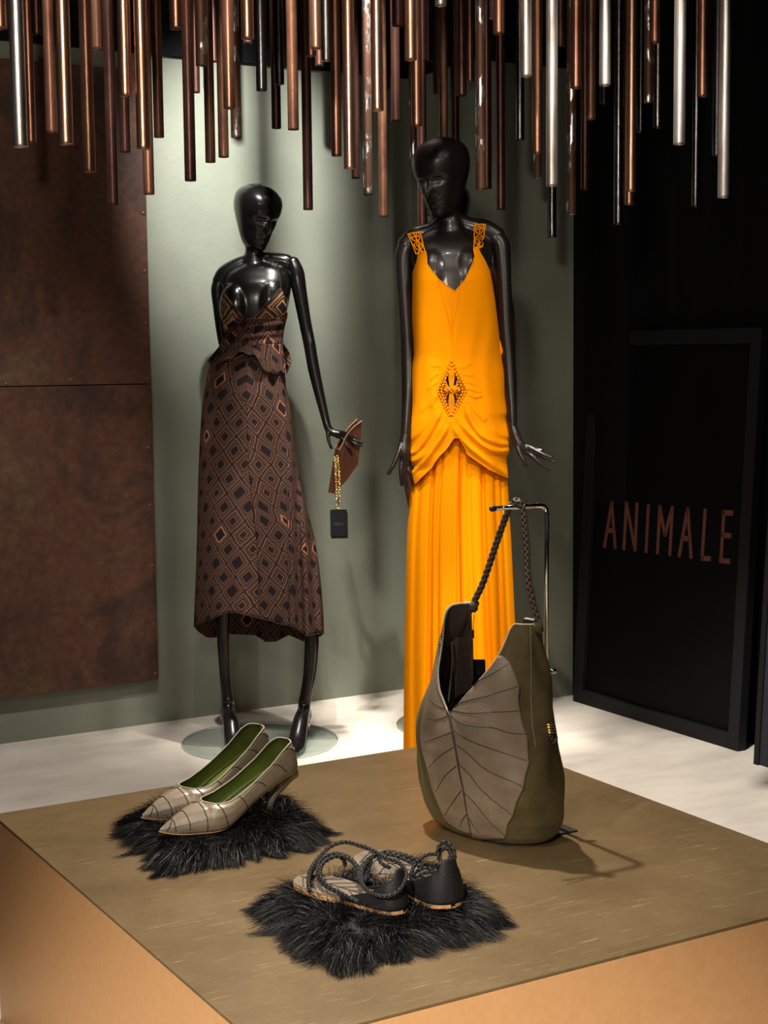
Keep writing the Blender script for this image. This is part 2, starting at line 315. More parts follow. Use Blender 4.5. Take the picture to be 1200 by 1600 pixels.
# diamond print
def print_mat(name, sx, sy, tan, dark, accent, wob=0.13):
    m, t, b, N, L = nt(name); uv = N('ShaderNodeUVMap'); uv.uv_map = 'UVMap'
    def math_(op, a, c=None, d=None):
        n = N('ShaderNodeMath'); n.operation = op
        for k, q in enumerate((a, c, d)):
            if q is None: continue
            if isinstance(q, (int, float)): n.inputs[k].default_value = q
            else: L(q, n.inputs[k])
        return n.outputs[0]
    ns = N('ShaderNodeTexNoise'); ns.inputs['Scale'].default_value = 0.045; ns.inputs['Detail'].default_value = 2; L(uv.outputs[0], ns.inputs[0])
    ns2 = N('ShaderNodeTexNoise'); ns2.inputs['Scale'].default_value = 0.16; ns2.inputs['Detail'].default_value = 1; L(uv.outputs[0], ns2.inputs[0])
    sp = N('ShaderNodeSeparateXYZ'); L(uv.outputs[0], sp.inputs[0]); sc = N('ShaderNodeSeparateColor'); L(ns.outputs['Color'], sc.inputs[0]); sc2 = N('ShaderNodeSeparateColor'); L(ns2.outputs['Color'], sc2.inputs[0])
    u = math_('ADD', math_('DIVIDE', sp.outputs[0], 2*sx), math_('MULTIPLY', math_('SUBTRACT', sc.outputs[0], 0.5), wob)); v = math_('ADD', math_('DIVIDE', sp.outputs[1], 2*sy), math_('MULTIPLY', math_('SUBTRACT', sc.outputs[1], 0.5), wob))
    p = math_('ADD', math_('ADD', u, v), 100.0); q = math_('ADD', math_('SUBTRACT', u, v), 100.0)
    wn = N('ShaderNodeTexWhiteNoise'); wn.noise_dimensions = '2D'; cb = N('ShaderNodeCombineXYZ'); L(math_('FLOOR', p), cb.inputs[0]); L(math_('FLOOR', q), cb.inputs[1]); L(cb.outputs[0], wn.inputs['Vector'])
    fp = math_('ABSOLUTE', math_('SUBTRACT', math_('FRACT', p), 0.5)); fq = math_('ABSOLUTE', math_('SUBTRACT', math_('FRACT', q), 0.5))
    mm = math_('MULTIPLY', math_('SMOOTH_MAX', fp, fq, 0.06), 2.0)
    mm = math_('ADD', mm, math_('MULTIPLY', math_('SUBTRACT', sc2.outputs[0], 0.5), 0.07))
    ws = N('ShaderNodeSeparateColor'); L(wn.outputs['Color'], ws.inputs[0])
    # dark heart of each cell varies, rings around it
    heart = math_('MULTIPLY_ADD', ws.outputs[0], 0.26, 0.24)
    rel = math_('DIVIDE', math_('SUBTRACT', mm, heart), math_('SUBTRACT', 1.0, heart))
    rm = N('ShaderNodeValToRGB'); L(rel, rm.inputs[0]); rm.color_ramp.interpolation = 'LINEAR'; e = rm.color_ramp.elements
    e[0].position = 0.0; e[0].color = (*dark, 1); e[1].position = 1.0; e[1].color = (*dark, 1)
    mid = tuple(0.45*a+0.55*c for a, c in zip(tan, dark))
    for pos, c in ((0.06, dark), (0.11, tan), (0.19, tan), (0.24, dark), (0.36, dark), (0.41, mid), (0.45, tan), (0.49, mid), (0.54, dark), (0.62, dark), (0.68, tan), (0.78, tan), (0.84, dark), (0.90, mid), (0.94, dark)):
        k = e.new(pos); k.color = (*c, 1)
    ac = math_('GREATER_THAN', ws.outputs[1], 0.93); mx = N('ShaderNodeMix'); mx.data_type = 'RGBA'; mx.inputs['B'].default_value = (*accent, 1)
    bd = math_('MULTIPLY', math_('COMPARE', rel, 0.2, 0.12), ac); L(math_('MULTIPLY', bd, 0.8), mx.inputs['Factor']); L(rm.outputs[0], mx.inputs['A'])
    L(mx.outputs['Result'], b.inputs['Base Color']); b.inputs['Roughness'].default_value = 0.85; b.inputs['Specular IOR Level'].default_value = 0.05
    return m
TAN = (0.110, 0.056, 0.036); DRK = (0.012, 0.008, 0.009)
MT['print'] = print_mat('diamond_print', 19.0, 22.0, TAN, DRK, (0.30, 0.12, 0.06))
MT['print_big'] = print_mat('bold_diamond_print', 26.0, 30.0, (0.27, 0.15, 0.075), DRK, (0.30, 0.16, 0.08))
MT['thread'] = mat('black_thread', (0.010, 0.008, 0.008), 0.7)
# leathers
MT['leaf'] = mat('leaf_leather', (0.265, 0.205, 0.148), 0.42, col2=(0.195, 0.150, 0.106), scale=16, bump=0.15, bscale=260)
MT['vein'] = mat('vein_paint', (0.040, 0.028, 0.020), 0.6)
MT['suede'] = mat('olive_suede', (0.105, 0.080, 0.028), 0.85, col2=(0.068, 0.050, 0.017), scale=22, bump=0.2, bscale=300, sheen=0.2, sheen_col=(0.5, 0.45, 0.2))
MT['lining'] = mat('dark_brown_lining', (0.050, 0.032, 0.024), 0.55)
MT['raw_edge'] = mat('raw_edge', (0.42, 0.40, 0.32), 0.7)
MT['braid_brown'] = mat('brown_braid_leather', (0.085, 0.062, 0.048), 0.42, col2=(0.055, 0.040, 0.032), scale=60)
MT['braid_black'] = mat('black_braid_leather', (0.016, 0.0155, 0.0165), 0.45, spec=0.35, col2=(0.009, 0.009, 0.010), scale=60)
MT['gold'] = mat('gold', (0.85, 0.60, 0.22), 0.22, 1.0)
MT['tan_leather'] = mat('rust_brown_leather', (0.075, 0.026, 0.012), 0.85, spec=0.1, col2=(0.046, 0.016, 0.008), scale=9, stretch=(3, 3, 0.6), bump=0.2, bscale=120)
MT['tan_edge'] = mat('pale_cut_edge', (0.32, 0.18, 0.11), 0.7)
MT['pump'] = mat('taupe_leather', (0.250, 0.205, 0.145), 0.36, col2=(0.200, 0.160, 0.112), scale=30, bump=0.08, bscale=300)
MT['green'] = mat('green_leather', (0.135, 0.170, 0.030), 0.36, col2=(0.100, 0.130, 0.020), scale=14)
MT['insole'] = mat('leaf_insole', (0.180, 0.145, 0.100), 0.6, col2=(0.135, 0.108, 0.075), scale=30)
MT['sole'] = mat('tan_sole', (0.42, 0.24, 0.11), 0.5)
MT['black_leather'] = mat('black_leather', (0.0085, 0.008, 0.009), 0.55, spec=0.3, bump=0.15, bscale=300)
MT['card'] = mat('black_card', (0.008, 0.0085, 0.0105), 0.7, spec=0.12)
MT['print_grey'] = mat('faint_grey_ink', (0.03, 0.03, 0.034), 0.6)
MT['copper_letter'] = mat('copper_letter', (0.15, 0.050, 0.032), 0.6)
MT['fur'] = mat('black_fur', (0.0022, 0.0023, 0.0032), 0.45, spec=0.26)
MT['pad'] = mat('black_pad', (0.008, 0.008, 0.009), 0.9)
# ------------------------------------------------------------------ the setting
WA, WB, WX, CE = 4.90, 4.475, 3.45, 2.95
JX = 2.985; HD = 2.245
v, f = box((-2.5, -2.5, -0.05), (WX+0.3, WA+0.3, 0)); struct(mk('floor', v, f, MT['floor'], smooth=False))
v, f = box((-2.5, -2.5, CE), (WX+0.3, WA+0.3, CE+0.05)); struct(mk('ceiling', v, f, MT['ceiling'], smooth=False))
v, f = box((-2.5, WA, 0), (WX+0.3, WA+0.15, CE)); struct(mk('wall_back', v, f, MT['wall'], smooth=False))
v, f = box((JX, WB, 0), (WX, WA, CE)); struct(mk('wall_pier', v, f, MT['wall'], smooth=False))
v, f = box((WX, -2.5, 0), (WX+0.15, WA, CE)); struct(mk('wall_right', v, f, MT['black_wall'], smooth=False))
v, f = join([box((-2.5, WA-0.012, HD), (JX-0.012, WA, CE)), box((JX-0.012, WB-0.012, HD), (JX, WA, CE)), box((JX, WB-0.012, HD), (WX, WB, CE))])
struct(mk('trim_1', v, f, MT['ceiling'], smooth=False))
v, f = box((WX-0.05, WB-0.30, 0), (WX, WB-0.001, CE)); struct(mk('trim_2', v, f, MT['black_wall'], smooth=False))
# rusted panel of two sheets with rivets
zs = Yp(233, 600, WA-0.03)[2]; PX1 = 1.940
rp = thing('rusted_panel', 'large rust-brown steel panel riveted to the green-grey wall on the left', 'wall panel', (0.7, WA-0.03, 0.157))
for lo, hi, mm in ((zs+0.0015, 2.185, 'rust_a'), (0.157, zs-0.0015, 'rust_b')):
    v, f = box((-0.6, WA-0.032, lo), (PX1, WA-0.003, hi)); bevel(mk('sheet', v, f, MT[mm], rp, smooth=False), 0.002)
def dome(c, r, n, h=0.5):
    n = np.asarray(n, float); a = np.cross(n, [0.3, 0.2, 0.9]); a /= np.linalg.norm(a); b = np.cross(n, a)
    return ell(c, [a*r, b*r, n*r*h], 10, 6)
for x, y in ((224, 333), (226, 424), (228, 506), (231, 592), (233, 700), (235, 790), (238, 884), (240, 975), (243, 1053), (111, 594), (10, 600)):
    c = Yp(x, y, WA-0.032); c[0] = min(c[0], PX1-0.012); v, f = dome(c, 0.006, (0, -1, 0)); mk('rivet', v, f, MT['rivet'], rp)
# plinth
X0, Y1 = Zp(-8, 1274.5, PZ)[:2]; X0 = Zp(200, 1282+0.8735*200, PZ)[0]; Y1 = Zp(300, 1270.7-0.1595*300, PZ)[1]
X1 = Zp(1050, 1195+0.3708*179, PZ)[0]; Y0 = Zp(900, 1600-0.2588*345.3, PZ)[1]
pl = thing('display_plinth', 'low square bronze-topped display plinth with copper sides in the foreground', 'plinth', ((X0+X1)/2, (Y0+Y1)/2, 0))
v, f = box((X0, Y0, PZ-0.004), (X1, Y1, PZ)); bevel(mk('plinth_top', v, f, MT['top'], pl, smooth=False, label='scratched bronze top sheet'), 0.001)
e = 0.0012
for a, b in (((X0, Y0, 0), (X1, Y0+0.012, PZ-0.005)), ((X0, Y1-0.012, 0), (X1, Y1, PZ-0.005)), ((X0, Y0+0.0125, 0), (X0+0.012, Y1-0.0125, PZ-0.005)), ((X1-0.012, Y0+0.0125, 0), (X1, Y1-0.0125, PZ-0.005))):
    v, f = box(a, b); bevel(mk('side_panel', v, f, MT['side'], pl, smooth=False), 0.001)
# ------------------------------------------------------------------ hanging pipes
PIPES = [(0,45,23,'b'),(32,230,23.5,'s'),(49,223,15.5,'c'),(58,54,16,'d'),(81,207,17.5,'c'),(103.5,226,22.5,'b'),(140,269,19.5,'c'),(152,77,18.5,'b'),(177,320,17.5,'d'),
 (196.4,150,21,'b'),(196,238,16.5,'d'),(224.4,233,21,'b'),(248.5,215,16,'c'),(233,304,17,'c'),(275.6,45,20.5,'c'),(297.7,283,18,'d'),(306,145,13.5,'d'),(315.6,103,19.5,'f'),
 (329,254,16,'r'),(349.6,246,16.5,'r'),(358.8,170,18.5,'c'),(369,215,16,'f'),(334,97,13.5,'d'),(387,61,20.5,'b'),(387,68,14,'d'),(409,142,17,'k'),(432,201,15,'d'),(436.6,132,15.5,'k'),
 (458.5,203,17.5,'r'),(481.5,328,15.5,'d'),(486,88,16,'c'),(494,76,18,'b'),(499,103,13.5,'r'),(510,95,15.5,'s'),(526,244,16,'c'),(546.7,264,19,'b'),(555.6,279,14,'d'),(575,305,14.5,'f'),
 (590,173,19.5,'b'),(599,339,14,'r'),(603,140,13.2,'d'),(621.3,41,17.5,'d'),(618.5,190,14.5,'d'),(642,94,19,'b'),(646,253,13.2,'f'),(651.3,197,17,'c'),(660,355,14.4,'d'),(669,96,15,'d'),
 (683,146,13.2,'d'),(688.5,9,18,'s'),(693,238,14.2,'r'),(711.5,240,13.2,'d'),(721.6,150,15.5,'d'),(734.7,127,13.2,'c'),(751.5,296,16,'f'),(761,295,14.8,'d'),(774,30,17,'s'),(779.5,53,18,'c'),(782.4,328,14.5,'d'),
 (812.4,219,14,'k'),(821.8,120,18,'s'),(839.7,240,16.5,'c'),(840,278,13.5,'f'),(862,291,17.8,'s'),(862.5,371,13.5,'k'),(876,72,14,'r'),(904.5,53,16.5,'c'),(900,138,17,'c'),(892.5,335,15,'f'),
 (922.5,187,16,'r'),(914,297,14.5,'d'),(945,134,17.5,'s'),(943,162,13.5,'k'),(966,351,15,'k'),(985.5,299,15.5,'b'),(983,320,14.8,'c'),(1000,207,13.5,'k'),(1023,67,17,'c'),(1013,161,15,'f'),
 (1027.5,200,15,'k'),(1061,226,18,'s'),(1097,151,17,'c'),(1086.5,323,14,'k'),(1130,309,17.5,'s'),(1119,244,14,'k')]
KN = dict(b='bright copper', c='dull copper', d='dark rusty', r='rusty brown', s='bright steel', k='dark steel', f='patchy flaked')
PD = 0.0285
zones = [(215, 'hanging before the rusted wall panel'), (345, 'hanging between rusted panel and printed-dress mannequin'), (470, 'hanging above the printed-dress mannequin'),
         (640, 'hanging between the two front mannequins'), (745, 'hanging about the orange-dress mannequin\'s head'), (895, 'hanging right of the orange-dress mannequin'), (1010, 'hanging before the black wall, left half'), (1300, 'hanging before the black wall, far right')]
def zone(x): return next(z for lim, z in zones if x < lim)
ORDN = ['longest-reaching', 'second longest-reaching', 'third longest-reaching', 'fourth longest-reaching', 'fifth longest-reaching', 'sixth longest-reaching', 'seventh longest-reaching']
grp = {}
for i, p in enumerate(PIPES): grp.setdefault((zone(p[0]), p[3]), []).append(i)
placed = []
for i, (x, y, w, k) in enumerate(PIPES):
    d = FPX*PD/w; q = D(x, y, d)
    for _ in range(80):                                      # keep clear of the walls and of the pipes already hung
        ymax = (WB if q[0] > JX-0.06 else WA)-0.06
        bad = q[1] > ymax or q[0] > WX-0.09 or any(math.hypot(q[0]-a, q[1]-b) < PD+0.004 for a, b in placed)
        if not bad: break
        d -= 0.02; q = D(x, y, d)
    placed.append((q[0], q[1]))
    n = 20; a = np.linspace(0, 2*math.pi, n, endpoint=False); cs = np.stack([np.cos(a), np.sin(a)], 1); r = PD/2; L_ = CE-q[2]-0.001; V = []
    for rr, z in ((r, L_), (r, 0.005), (r, 0.0012), (r-0.0008, 0), (r-0.0022, 0), (r-0.003, 0.0012), (r-0.003, min(0.5, L_*0.6))): V.append(np.hstack([cs*rr, np.full((n, 1), z)]))
    V = np.vstack(V)+q; F = grid_faces(7, n, True, True).tolist()
    same = sorted(grp[(zone(x), k)], key=lambda j: -PIPES[j][1]); pos = same.index(i)
    adj = 'only ' if len(same) == 1 else ORDN[pos]+' '
    lab = (adj+KN[k]+' pipe '+zone(x))
    tag(mk('hanging_pipe', V, F, PK[KN[k]], None, loc=q), lab, 'pipe', 'metal pipes hanging from the ceiling')
# ------------------------------------------------------------------ mannequins
HT = [0, .03, .08, .14, .20, .235, .26, .30, .36, .42, .50, .56, .65, .74, .82, .90, .96, .99, 1.0]
HWd = [.05, .12, .165, .20, .225, .235, .242, .252, .268, .285, .305, .318, .332, .335, .318, .255, .165, .085, .02]
HF = [.20, .30, .345, .325, .345, .325, .345, .330, .345, .350, .335, .372, .385, .375, .335, .255, .160, .080, .02]
HB = [-.02, .02, .06, .10, .16, .20, .23, .27, .33, .38, .44, .47, .49, .48, .44, .345, .215, .105, .02]
def head(center, H, yaw, pitch, roll):
    rows, n = 72, 72; V = []
    for t in np.linspace(0, 1, rows):
        w, fr, bk = [float(pchip(HT, q, t)) for q in (HWd, HF, HB)]
        a = np.linspace(0, 2*math.pi, n, endpoint=False); c, s = np.cos(a), np.sin(a)
        x = np.sign(c)*np.abs(c)**0.92*w; y = np.where(s < 0, -np.abs(s)**0.92*fr, np.abs(s)**0.92*bk)
        fm = (s < 0)
        nose = np.interp(t, [.29, .335, .37, .44, .54, .58], [0, .095, .105, .06, .018, 0])
        y = y-fm*nose*np.exp(-(x/(.040+.03*max(0, .42-t)))**2)
        eye = math.exp(-((t-.495)/.045)**2); y = y+fm*eye*.026*np.exp(-((np.abs(x)-.125)/.07)**2)
        brow = math.exp(-((t-.57)/.03)**2); y = y-fm*brow*.012*np.exp(-((np.abs(x)-.12)/.09)**2)
        lip = max(math.exp(-((t-.205)/.014)**2), math.exp(-((t-.258)/.014)**2)); y = y-fm*lip*.016*np.exp(-(x/.075)**2)
        mouth = math.exp(-((t-.232)/.010)**2); y = y+fm*mouth*.02*np.exp(-(x/.08)**2)
        V.append(np.stack([x, y, np.full(n, t-.55)], 1))
    V = np.vstack(V)*H
    m = (Matrix.Rotation(yaw, 3, 'Z') @ Matrix.Rotation(roll, 3, 'Y') @ Matrix.Rotation(pitch, 3, 'X')); V = V @ np.asarray(m).T
    V = center+V[:, :1]*RT+V[:, 1:2]*FW+V[:, 2:]*UP
    F = grid_faces(rows, n, True).tolist(); F.append(list(range(n))[::-1]); F.append([(rows-1)*n+i for i in range(n)])
    return V, F
def pxtube(pts, d0, n=16, k=None, rs=1.0, side=None, flat=1.0):
    """pts (x, y, depth offset, radius in px at d0)"""
    p = A(pts, float); w = A([D(a, b, d0+c) for a, b, c, _ in p]); k = k or 6*len(p)
    path = crom(w, k); r = pchip(np.arange(len(p)), p[:, 3], np.linspace(0, len(p)-1, k))*d0/FPX*rs
    return tube(path, r, n, True, side, flat)
def hand(parent, d0, palm, fingers, mat_, vox=0.0024):
    parts = [pxtube(palm, d0, 14, 16, flat=1.0)]
    for fg in fingers: parts.append(pxtube(fg, d0, 10, 16))
    v, f = remesh(parts, vox, 4); return mk('hand', v, f, mat_, parent)
def disc(parent, c, r, th, mt):
    n = 96; a = np.linspace(0, 2*math.pi, n, endpoint=False); cs = np.stack([np.cos(a), np.sin(a), 0*a], 1); V = []
    for rr, z in ((r-0.0015, 0), (r, 0.0015), (r, th-0.0015), (r-0.0015, th)): V.append(np.asarray(c)+cs*rr+A([0, 0, z]))
    V = np.vstack(V); F = grid_faces(4, n, True).tolist(); F.append(list(range(n))[::-1]); F.append([3*n+i for i in range(n)])
    return mk('glass_base', V, F, mt, parent, smooth=False, label='round greenish glass base plate')
def foot(ank, ball, toe, heel, s=1.0):
    """ank/ball/toe/heel world points -> tubes of a raised arched foot"""
    ank, ball, toe, heel = map(np.asarray, (ank, ball, toe, heel)); mid = ank*0.52+ball*0.48+UP*0.012
    top = tube(crom([ank+UP*0.03, ank, mid, ball, toe], 26), pchip([0, .25, .5, .78, 1], A([.0185, .0205, .0255, .030, .020])*s, np.linspace(0, 1, 26)), 16, True, None, [1, 1, 1, 0.75, 0.5])
    hl = tube(crom([ank+UP*0.02, ank*0.55+heel*0.45, heel], 12), pchip([0, .5, 1], A([.018, .021, .017])*s, np.linspace(0, 1, 12)), 14)
    sl = tube(crom([heel, (heel+ball)/2, ball, toe], 16), pchip([0, .4, .8, 1], A([.014, .013, .02, .015])*s, np.linspace(0, 1, 16)), 12)
    return [top, hl, sl]
GL = 0.010
# -- mannequin in the printed dress
d1 = 5.03
b1 = Zp(406.6, 1160.4, 0)
m1 = thing('mannequin', 'glossy black mannequin wearing the brown diamond-print dress, holding a clutch', 'mannequin', b1)
disc(m1, b1, 0.253, GL, MT['glass'])
parts = [head(D(402, 333, d1)+FW*0.005, 0.212, math.radians(38), math.radians(17), math.radians(4))]
parts.append(pxtube([(396, 350, .02, 15), (396, 378, .02, 13), (396.5, 395, .025, 14), (397, 410, .03, 19), (398, 425, .035, 24)], d1))
parts.append(pxtube([(393, 405, .03, 10), (370, 416, .03, 13), (352, 428, .03, 14), (343, 440, .03, 12)], d1))
parts.append(pxtube([(402, 403, .03, 10), (425, 407, .03, 13), (445, 410, .03, 14), (455, 417, .03, 12.5)], d1))
parts.append(ringloft([(408, 388, 412, .03, .03), (418, 364, 442, .03, .05), (430, 350, 452, .03, .065), (445, 347, 455, .03, .08), (465, 349, 452, .03, .085), (490, 352, 447, .03, .08), (520, 354, 440, .03, .07), (545, 350, 438, .03, .07), (580, 338, 440, .03, .085), (620, 330, 444, .03, .10), (665, 328, 450, .03, .10), (690, 340, 440, .03, .08)], d1))
for x, y in ((370, 480), (422, 476)): parts.append(ell(D(x, y, d1)-FW*0.004, [RT*.058, FW*.058, UP*.085]))
parts.append(pxtube([(360, 665, .03, 34), (352, 760, .02, 26), (349, 860, .01, 17), (348.5, 930, .0, 11.5), (348.5, 990, .01, 10.2), (351, 1050, .02, 8.6), (354, 1082, .02, 8.6), (356, 1102, .02, 9.5)], d1))
parts.append(pxtube([(424, 665, .03, 30), (438, 760, .03, 22), (461, 860, .02, 16), (482, 930, .01, 12.5), (487, 990, .01, 11.8), (484, 1050, .02, 10.5), (478, 1085, .02, 9.5), (475.5, 1102, .02, 10)], d1))
zb = GL
parts += foot(D(357, 1108, d1+.02), Zp(365, 1160, zb+.018), Zp(369, 1172, zb+.011), D(351, 1119, d1+.075))
parts += foot(D(475, 1108, d1+.02), Zp(464, 1161, zb+.018), Zp(459, 1173, zb+.011), D(480, 1119, d1+.07))
v, f = remesh(parts, 0.004, 9); mk('body', v, f, MT['black_gloss'], m1)
for x, y in ((350, 1120), (482, 1120)):
    p = D(x, y, d1+.075); q = p.copy(); q[2] = GL; v, f = tube([p, q], 0.004, 10, False); mk('support_rod', v, f, MT['chrome'], m1)
armR = mk('arm', *remesh([pxtube([(457, 411, .025, 11.5), (463, 428, .02, 13), (468, 455, .015, 11.5), (477, 505, .0, 9.8), (484, 540, -.01, 9.5), (490, 575, -.02, 9.2), (499, 615, -.035, 8), (507, 648, -.05, 6.6), (511, 664, -.055, 6)], d1, 18, 60)], 0.003, 4), MT['black_gloss'], m1)
hand(armR, d1, [(511, 664, -.055, 6), (514, 671, -.057, 6.2), (520, 676, -.06, 6), (528, 677, -.065, 4.5)],
     [[(512, 669, -.06, 4), (512.5, 682, -.066, 3.0), (515, 693, -.07, 2.6), (518, 700.5, -.07, 2.3)],
      [(525, 674, -.062, 2.8), (538, 676, -.075, 2.5), (548, 682, -.092, 2.2), (556, 683, -.10, 2.0)],
      [(525, 676, -.062, 2.9), (540, 680, -.08, 2.6), (552, 687, -.098, 2.3), (566, 691.5, -.10, 2.0)],
      [(525, 679, -.062, 2.8), (538, 682, -.08, 2.5), (550, 691, -.098, 2.3), (565, 697, -.10, 2.0)],
      [(524, 681, -.062, 2.6), (534, 686, -.08, 2.3), (542, 696, -.095, 2.1), (549, 707, -.095, 1.9)]], MT['black_gloss'])
armL = mk('arm', *remesh([pxtube([(345, 437, .03, 11), (340, 452, .03, 10.5), (342, 480, .035, 9.5), (346, 515, .05, 8.8), (352, 545, .07, 8.5), (366, 580, .12, 7.5), (385, 612, .17, 6.5), (392, 622, .18, 6)], d1, 18, 50)], 0.003, 4), MT['black_gloss'], m1)
hand(armL, d1, [(392, 622, .18, 6), (400, 632, .185, 7), (408, 642, .185, 6)], [[(396, 624, .18, 3), (406, 626, .175, 2.6), (413, 630, .175, 2.2)]]+[[(404+2*k, 634+2*k, .185, 2.8), (414+3*k, 643+2*k, .185, 2.4), (420+3*k, 652+2*k, .18, 2)] for k in (-2, -1, 0, 1)], MT['black_gloss'])
# -- mannequin in the orange dress
d2 = 4.47
b2 = Zp(712, 1232, 0)
m2 = thing('mannequin', 'satin black mannequin in the orange dress, head turned down to the left', 'mannequin', b2)
disc(m2, b2, 0.22, GL, MT['glass'])
parts = [head(D(690, 270, d2), 0.226, math.radians(-34), math.radians(14), math.radians(-3))]
parts.append(pxtube([(699, 290, .025, 18), (700.5, 318, .025, 16.5), (702, 338, .03, 17.5), (703, 356, .035, 24), (704, 376, .04, 30)], d2))
parts.append(pxtube([(697, 345, .035, 12), (672, 362, .035, 14), (650, 370, .035, 16), (634, 382, .035, 14)], d2))
parts.append(pxtube([(708, 342, .035, 12), (735, 353, .035, 14), (758, 359, .035, 16), (776, 369, .035, 15)], d2))
parts.append(ringloft([(352, 690, 714, .035, .03), (366, 655, 752, .035, .05), (380, 640, 771, .035, .07), (400, 640, 770, .035, .085), (430, 646, 766, .03, .09), (470, 650, 764, .03, .09), (520, 655, 762, .03, .085), (560, 652, 770, .03, .085), (610, 646, 782, .03, .10), (660, 645, 788, .03, .105), (700, 650, 784, .03, .10), (740, 668, 765, .03, .08)], d2))
for x, y in ((680, 436), (728, 433)): parts.append(ell(D(x, y, d2)-FW*0.004, [RT*.060, FW*.058, UP*.095]))
for x0, x1 in ((685, 668), (745, 755)):
    parts.append(pxtube([(x0, 700, .03, 38), (x0*.6+x1*.4, 840, .02, 29), (x1, 960, .01, 18), (x1, 1060, .02, 13), (x1, 1130, .02, 9.5), (x1, 1160, .02, 10)], d2))
    parts += foot(D(x1, 1166, d2+.02), Zp(x1-2, 1228, GL+.018), Zp(x1-3, 1238, GL+.011), D(x1, 1182, d2+.10), 0.95)
v, f = remesh(parts, 0.004, 9); mk('body', v, f, MT['black_satin'], m2)
armA = mk('arm', *remesh([pxtube([(636, 386, .035, 15), (631, 402, .035, 14.5), (631, 430, .03, 13), (634, 480, .02, 11.5), (637, 530, .01, 11.5), (638, 570, .0, 11.5), (638, 610, -.02, 10.5), (636, 650, -.035, 8.8), (634, 680, -.04, 8.2)], d2, 18, 60)], 0.003, 4), MT['black_satin'], m2)
hand(armA, d2, [(634, 680, -.04, 8.2), (632, 692, -.042, 9), (632, 706, -.045, 10), (634, 720, -.045, 8.5)],
     [[(627, 695, -.05, 5), (621, 712, -.06, 4), (614, 728, -.065, 3.5), (607, 740, -.065, 3.2)],
      [(628, 718, -.05, 4), (626.5, 735, -.055, 3.6), (627, 748, -.055, 3.2), (628, 758, -.05, 2.8)],
      [(632, 720, -.045, 4), (632, 738, -.05, 3.5), (634, 752, -.05, 3.1), (636, 762, -.045, 2.7)],
      [(637, 720, -.04, 3.8), (640, 736, -.045, 3.3), (643, 748, -.045, 2.9), (645, 757, -.04, 2.5)],
      [(641, 716, -.035, 3.5), (646, 728, -.04, 3), (649, 738, -.04, 2.6), (650, 745, -.035, 2.3)]], MT['black_satin'])
armB = mk('arm', *remesh([pxtube([(773, 371, .035, 15), (782, 384, .035, 15), (785, 410, .03, 13.5), (788, 460, .02, 11.8), (791, 520, .01, 11.2), (794, 560, .0, 11.2), (797, 600, -.015, 10), (800, 640, -.03, 7.8), (801, 667, -.035, 7)], d2, 18, 60)], 0.003, 4), MT['black_satin'], m2)
hand(armB, d2, [(801, 667, -.035, 7), (805, 680, -.038, 8.5), (811, 694, -.042, 8.5), (818, 702, -.045, 6.5)],
     [[(806, 692, -.045, 4.6), (812, 708, -.055, 3.8), (818, 720, -.06, 3.2), (822, 728.5, -.06, 2.8)],
      [(815, 695, -.042, 3.8), (828, 698, -.05, 3.2), (838, 701, -.055, 2.6), (847, 703, -.06, 2.2)],
      [(817, 698, -.042, 3.9), (832, 702, -.055, 3.3), (847, 709, -.065, 2.8), (862, 715, -.07, 2.3)],
      [(818, 701, -.042, 3.9), (833, 707, -.055, 3.3), (850, 715, -.065, 2.8), (866, 722, -.07, 2.3)],
      [(818, 705, -.042, 3.8), (830, 712, -.055, 3.3), (844, 724, -.06, 2.8), (857, 735, -.06, 2.4)]], MT['black_satin'])
# -- third mannequin, behind the orange dress
d3 = 5.22
b3 = Zp(722, 1133, 0)
m3 = thing('mannequin', 'black mannequin in brown standing half hidden behind the orange dress', 'mannequin', b3)
disc(m3, b3, 0.222, GL, MT['glass'])
parts = [head(D(697, 328, d3), 0.212, math.radians(-40), math.radians(12), 0)]
parts.append(pxtube([(706, 345, .03, 14), (712, 380, .03, 13), (715, 405, .03, 22)], d3))
parts.append(ringloft([(398, 700, 730, .03, .03), (410, 672, 760, .03, .05), (425, 660, 772, .03, .07), (460, 665, 766, .03, .09), (520, 672, 760, .03, .08), (600, 662, 772, .03, .1), (680, 660, 775, .03, .1), (720, 680, 760, .03, .08)], d3))
for x0, x1 in ((690, 700), (742, 756)):
    parts.append(pxtube([(x0, 690, .03, 32), (x0*.5+x1*.5, 820, .02, 24), (x1, 930, .01, 13), (x1, 1030, .02, 11), (x1, 1075, .02, 9)], d3))
    parts += foot(D(x1, 1080, d3+.02), Zp(x1-2, 1136, GL+.018), Zp(x1-3, 1146, GL+.011), D(x1, 1096, d3+.07))
v, f = remesh(parts, 0.005, 4); mk('body', v, f, MT['black_gloss'], m3)
g3 = thing('brown_dress', 'plain brown long-sleeved dress on the mannequin behind the orange dress', 'dress', D(715, 420, d3))
v, f = ringloft([(408, 690, 742, .03, .05), (418, 664, 768, .03, .065), (440, 658, 774, .03, .085), (520, 664, 768, .03, .095), (600, 654, 780, .03, .115), (700, 650, 786, .03, .125), (800, 655, 782, .03, .13), (900, 660, 778, .03, .13)], d3, 48, 50); mk('dress_body', v, f, MT['brown_cloth'], g3)
for pts in ([(664, 424, .03, 15), (654, 460, .03, 15), (648, 540, .03, 14), (646, 620, .02, 13.5), (643, 700, .01, 14), (644, 745, .0, 14), (646, 788, -.01, 9)], [(768, 424, .03, 15), (782, 456, .03, 15), (791, 500, .03, 13.5), (792, 560, .03, 13), (785, 640, .02, 12), (778, 720, .0, 12)]):
    v, f = pxtube(pts, d3, 18, 50); mk('sleeve', v, f, MT['brown_cloth'], g3)
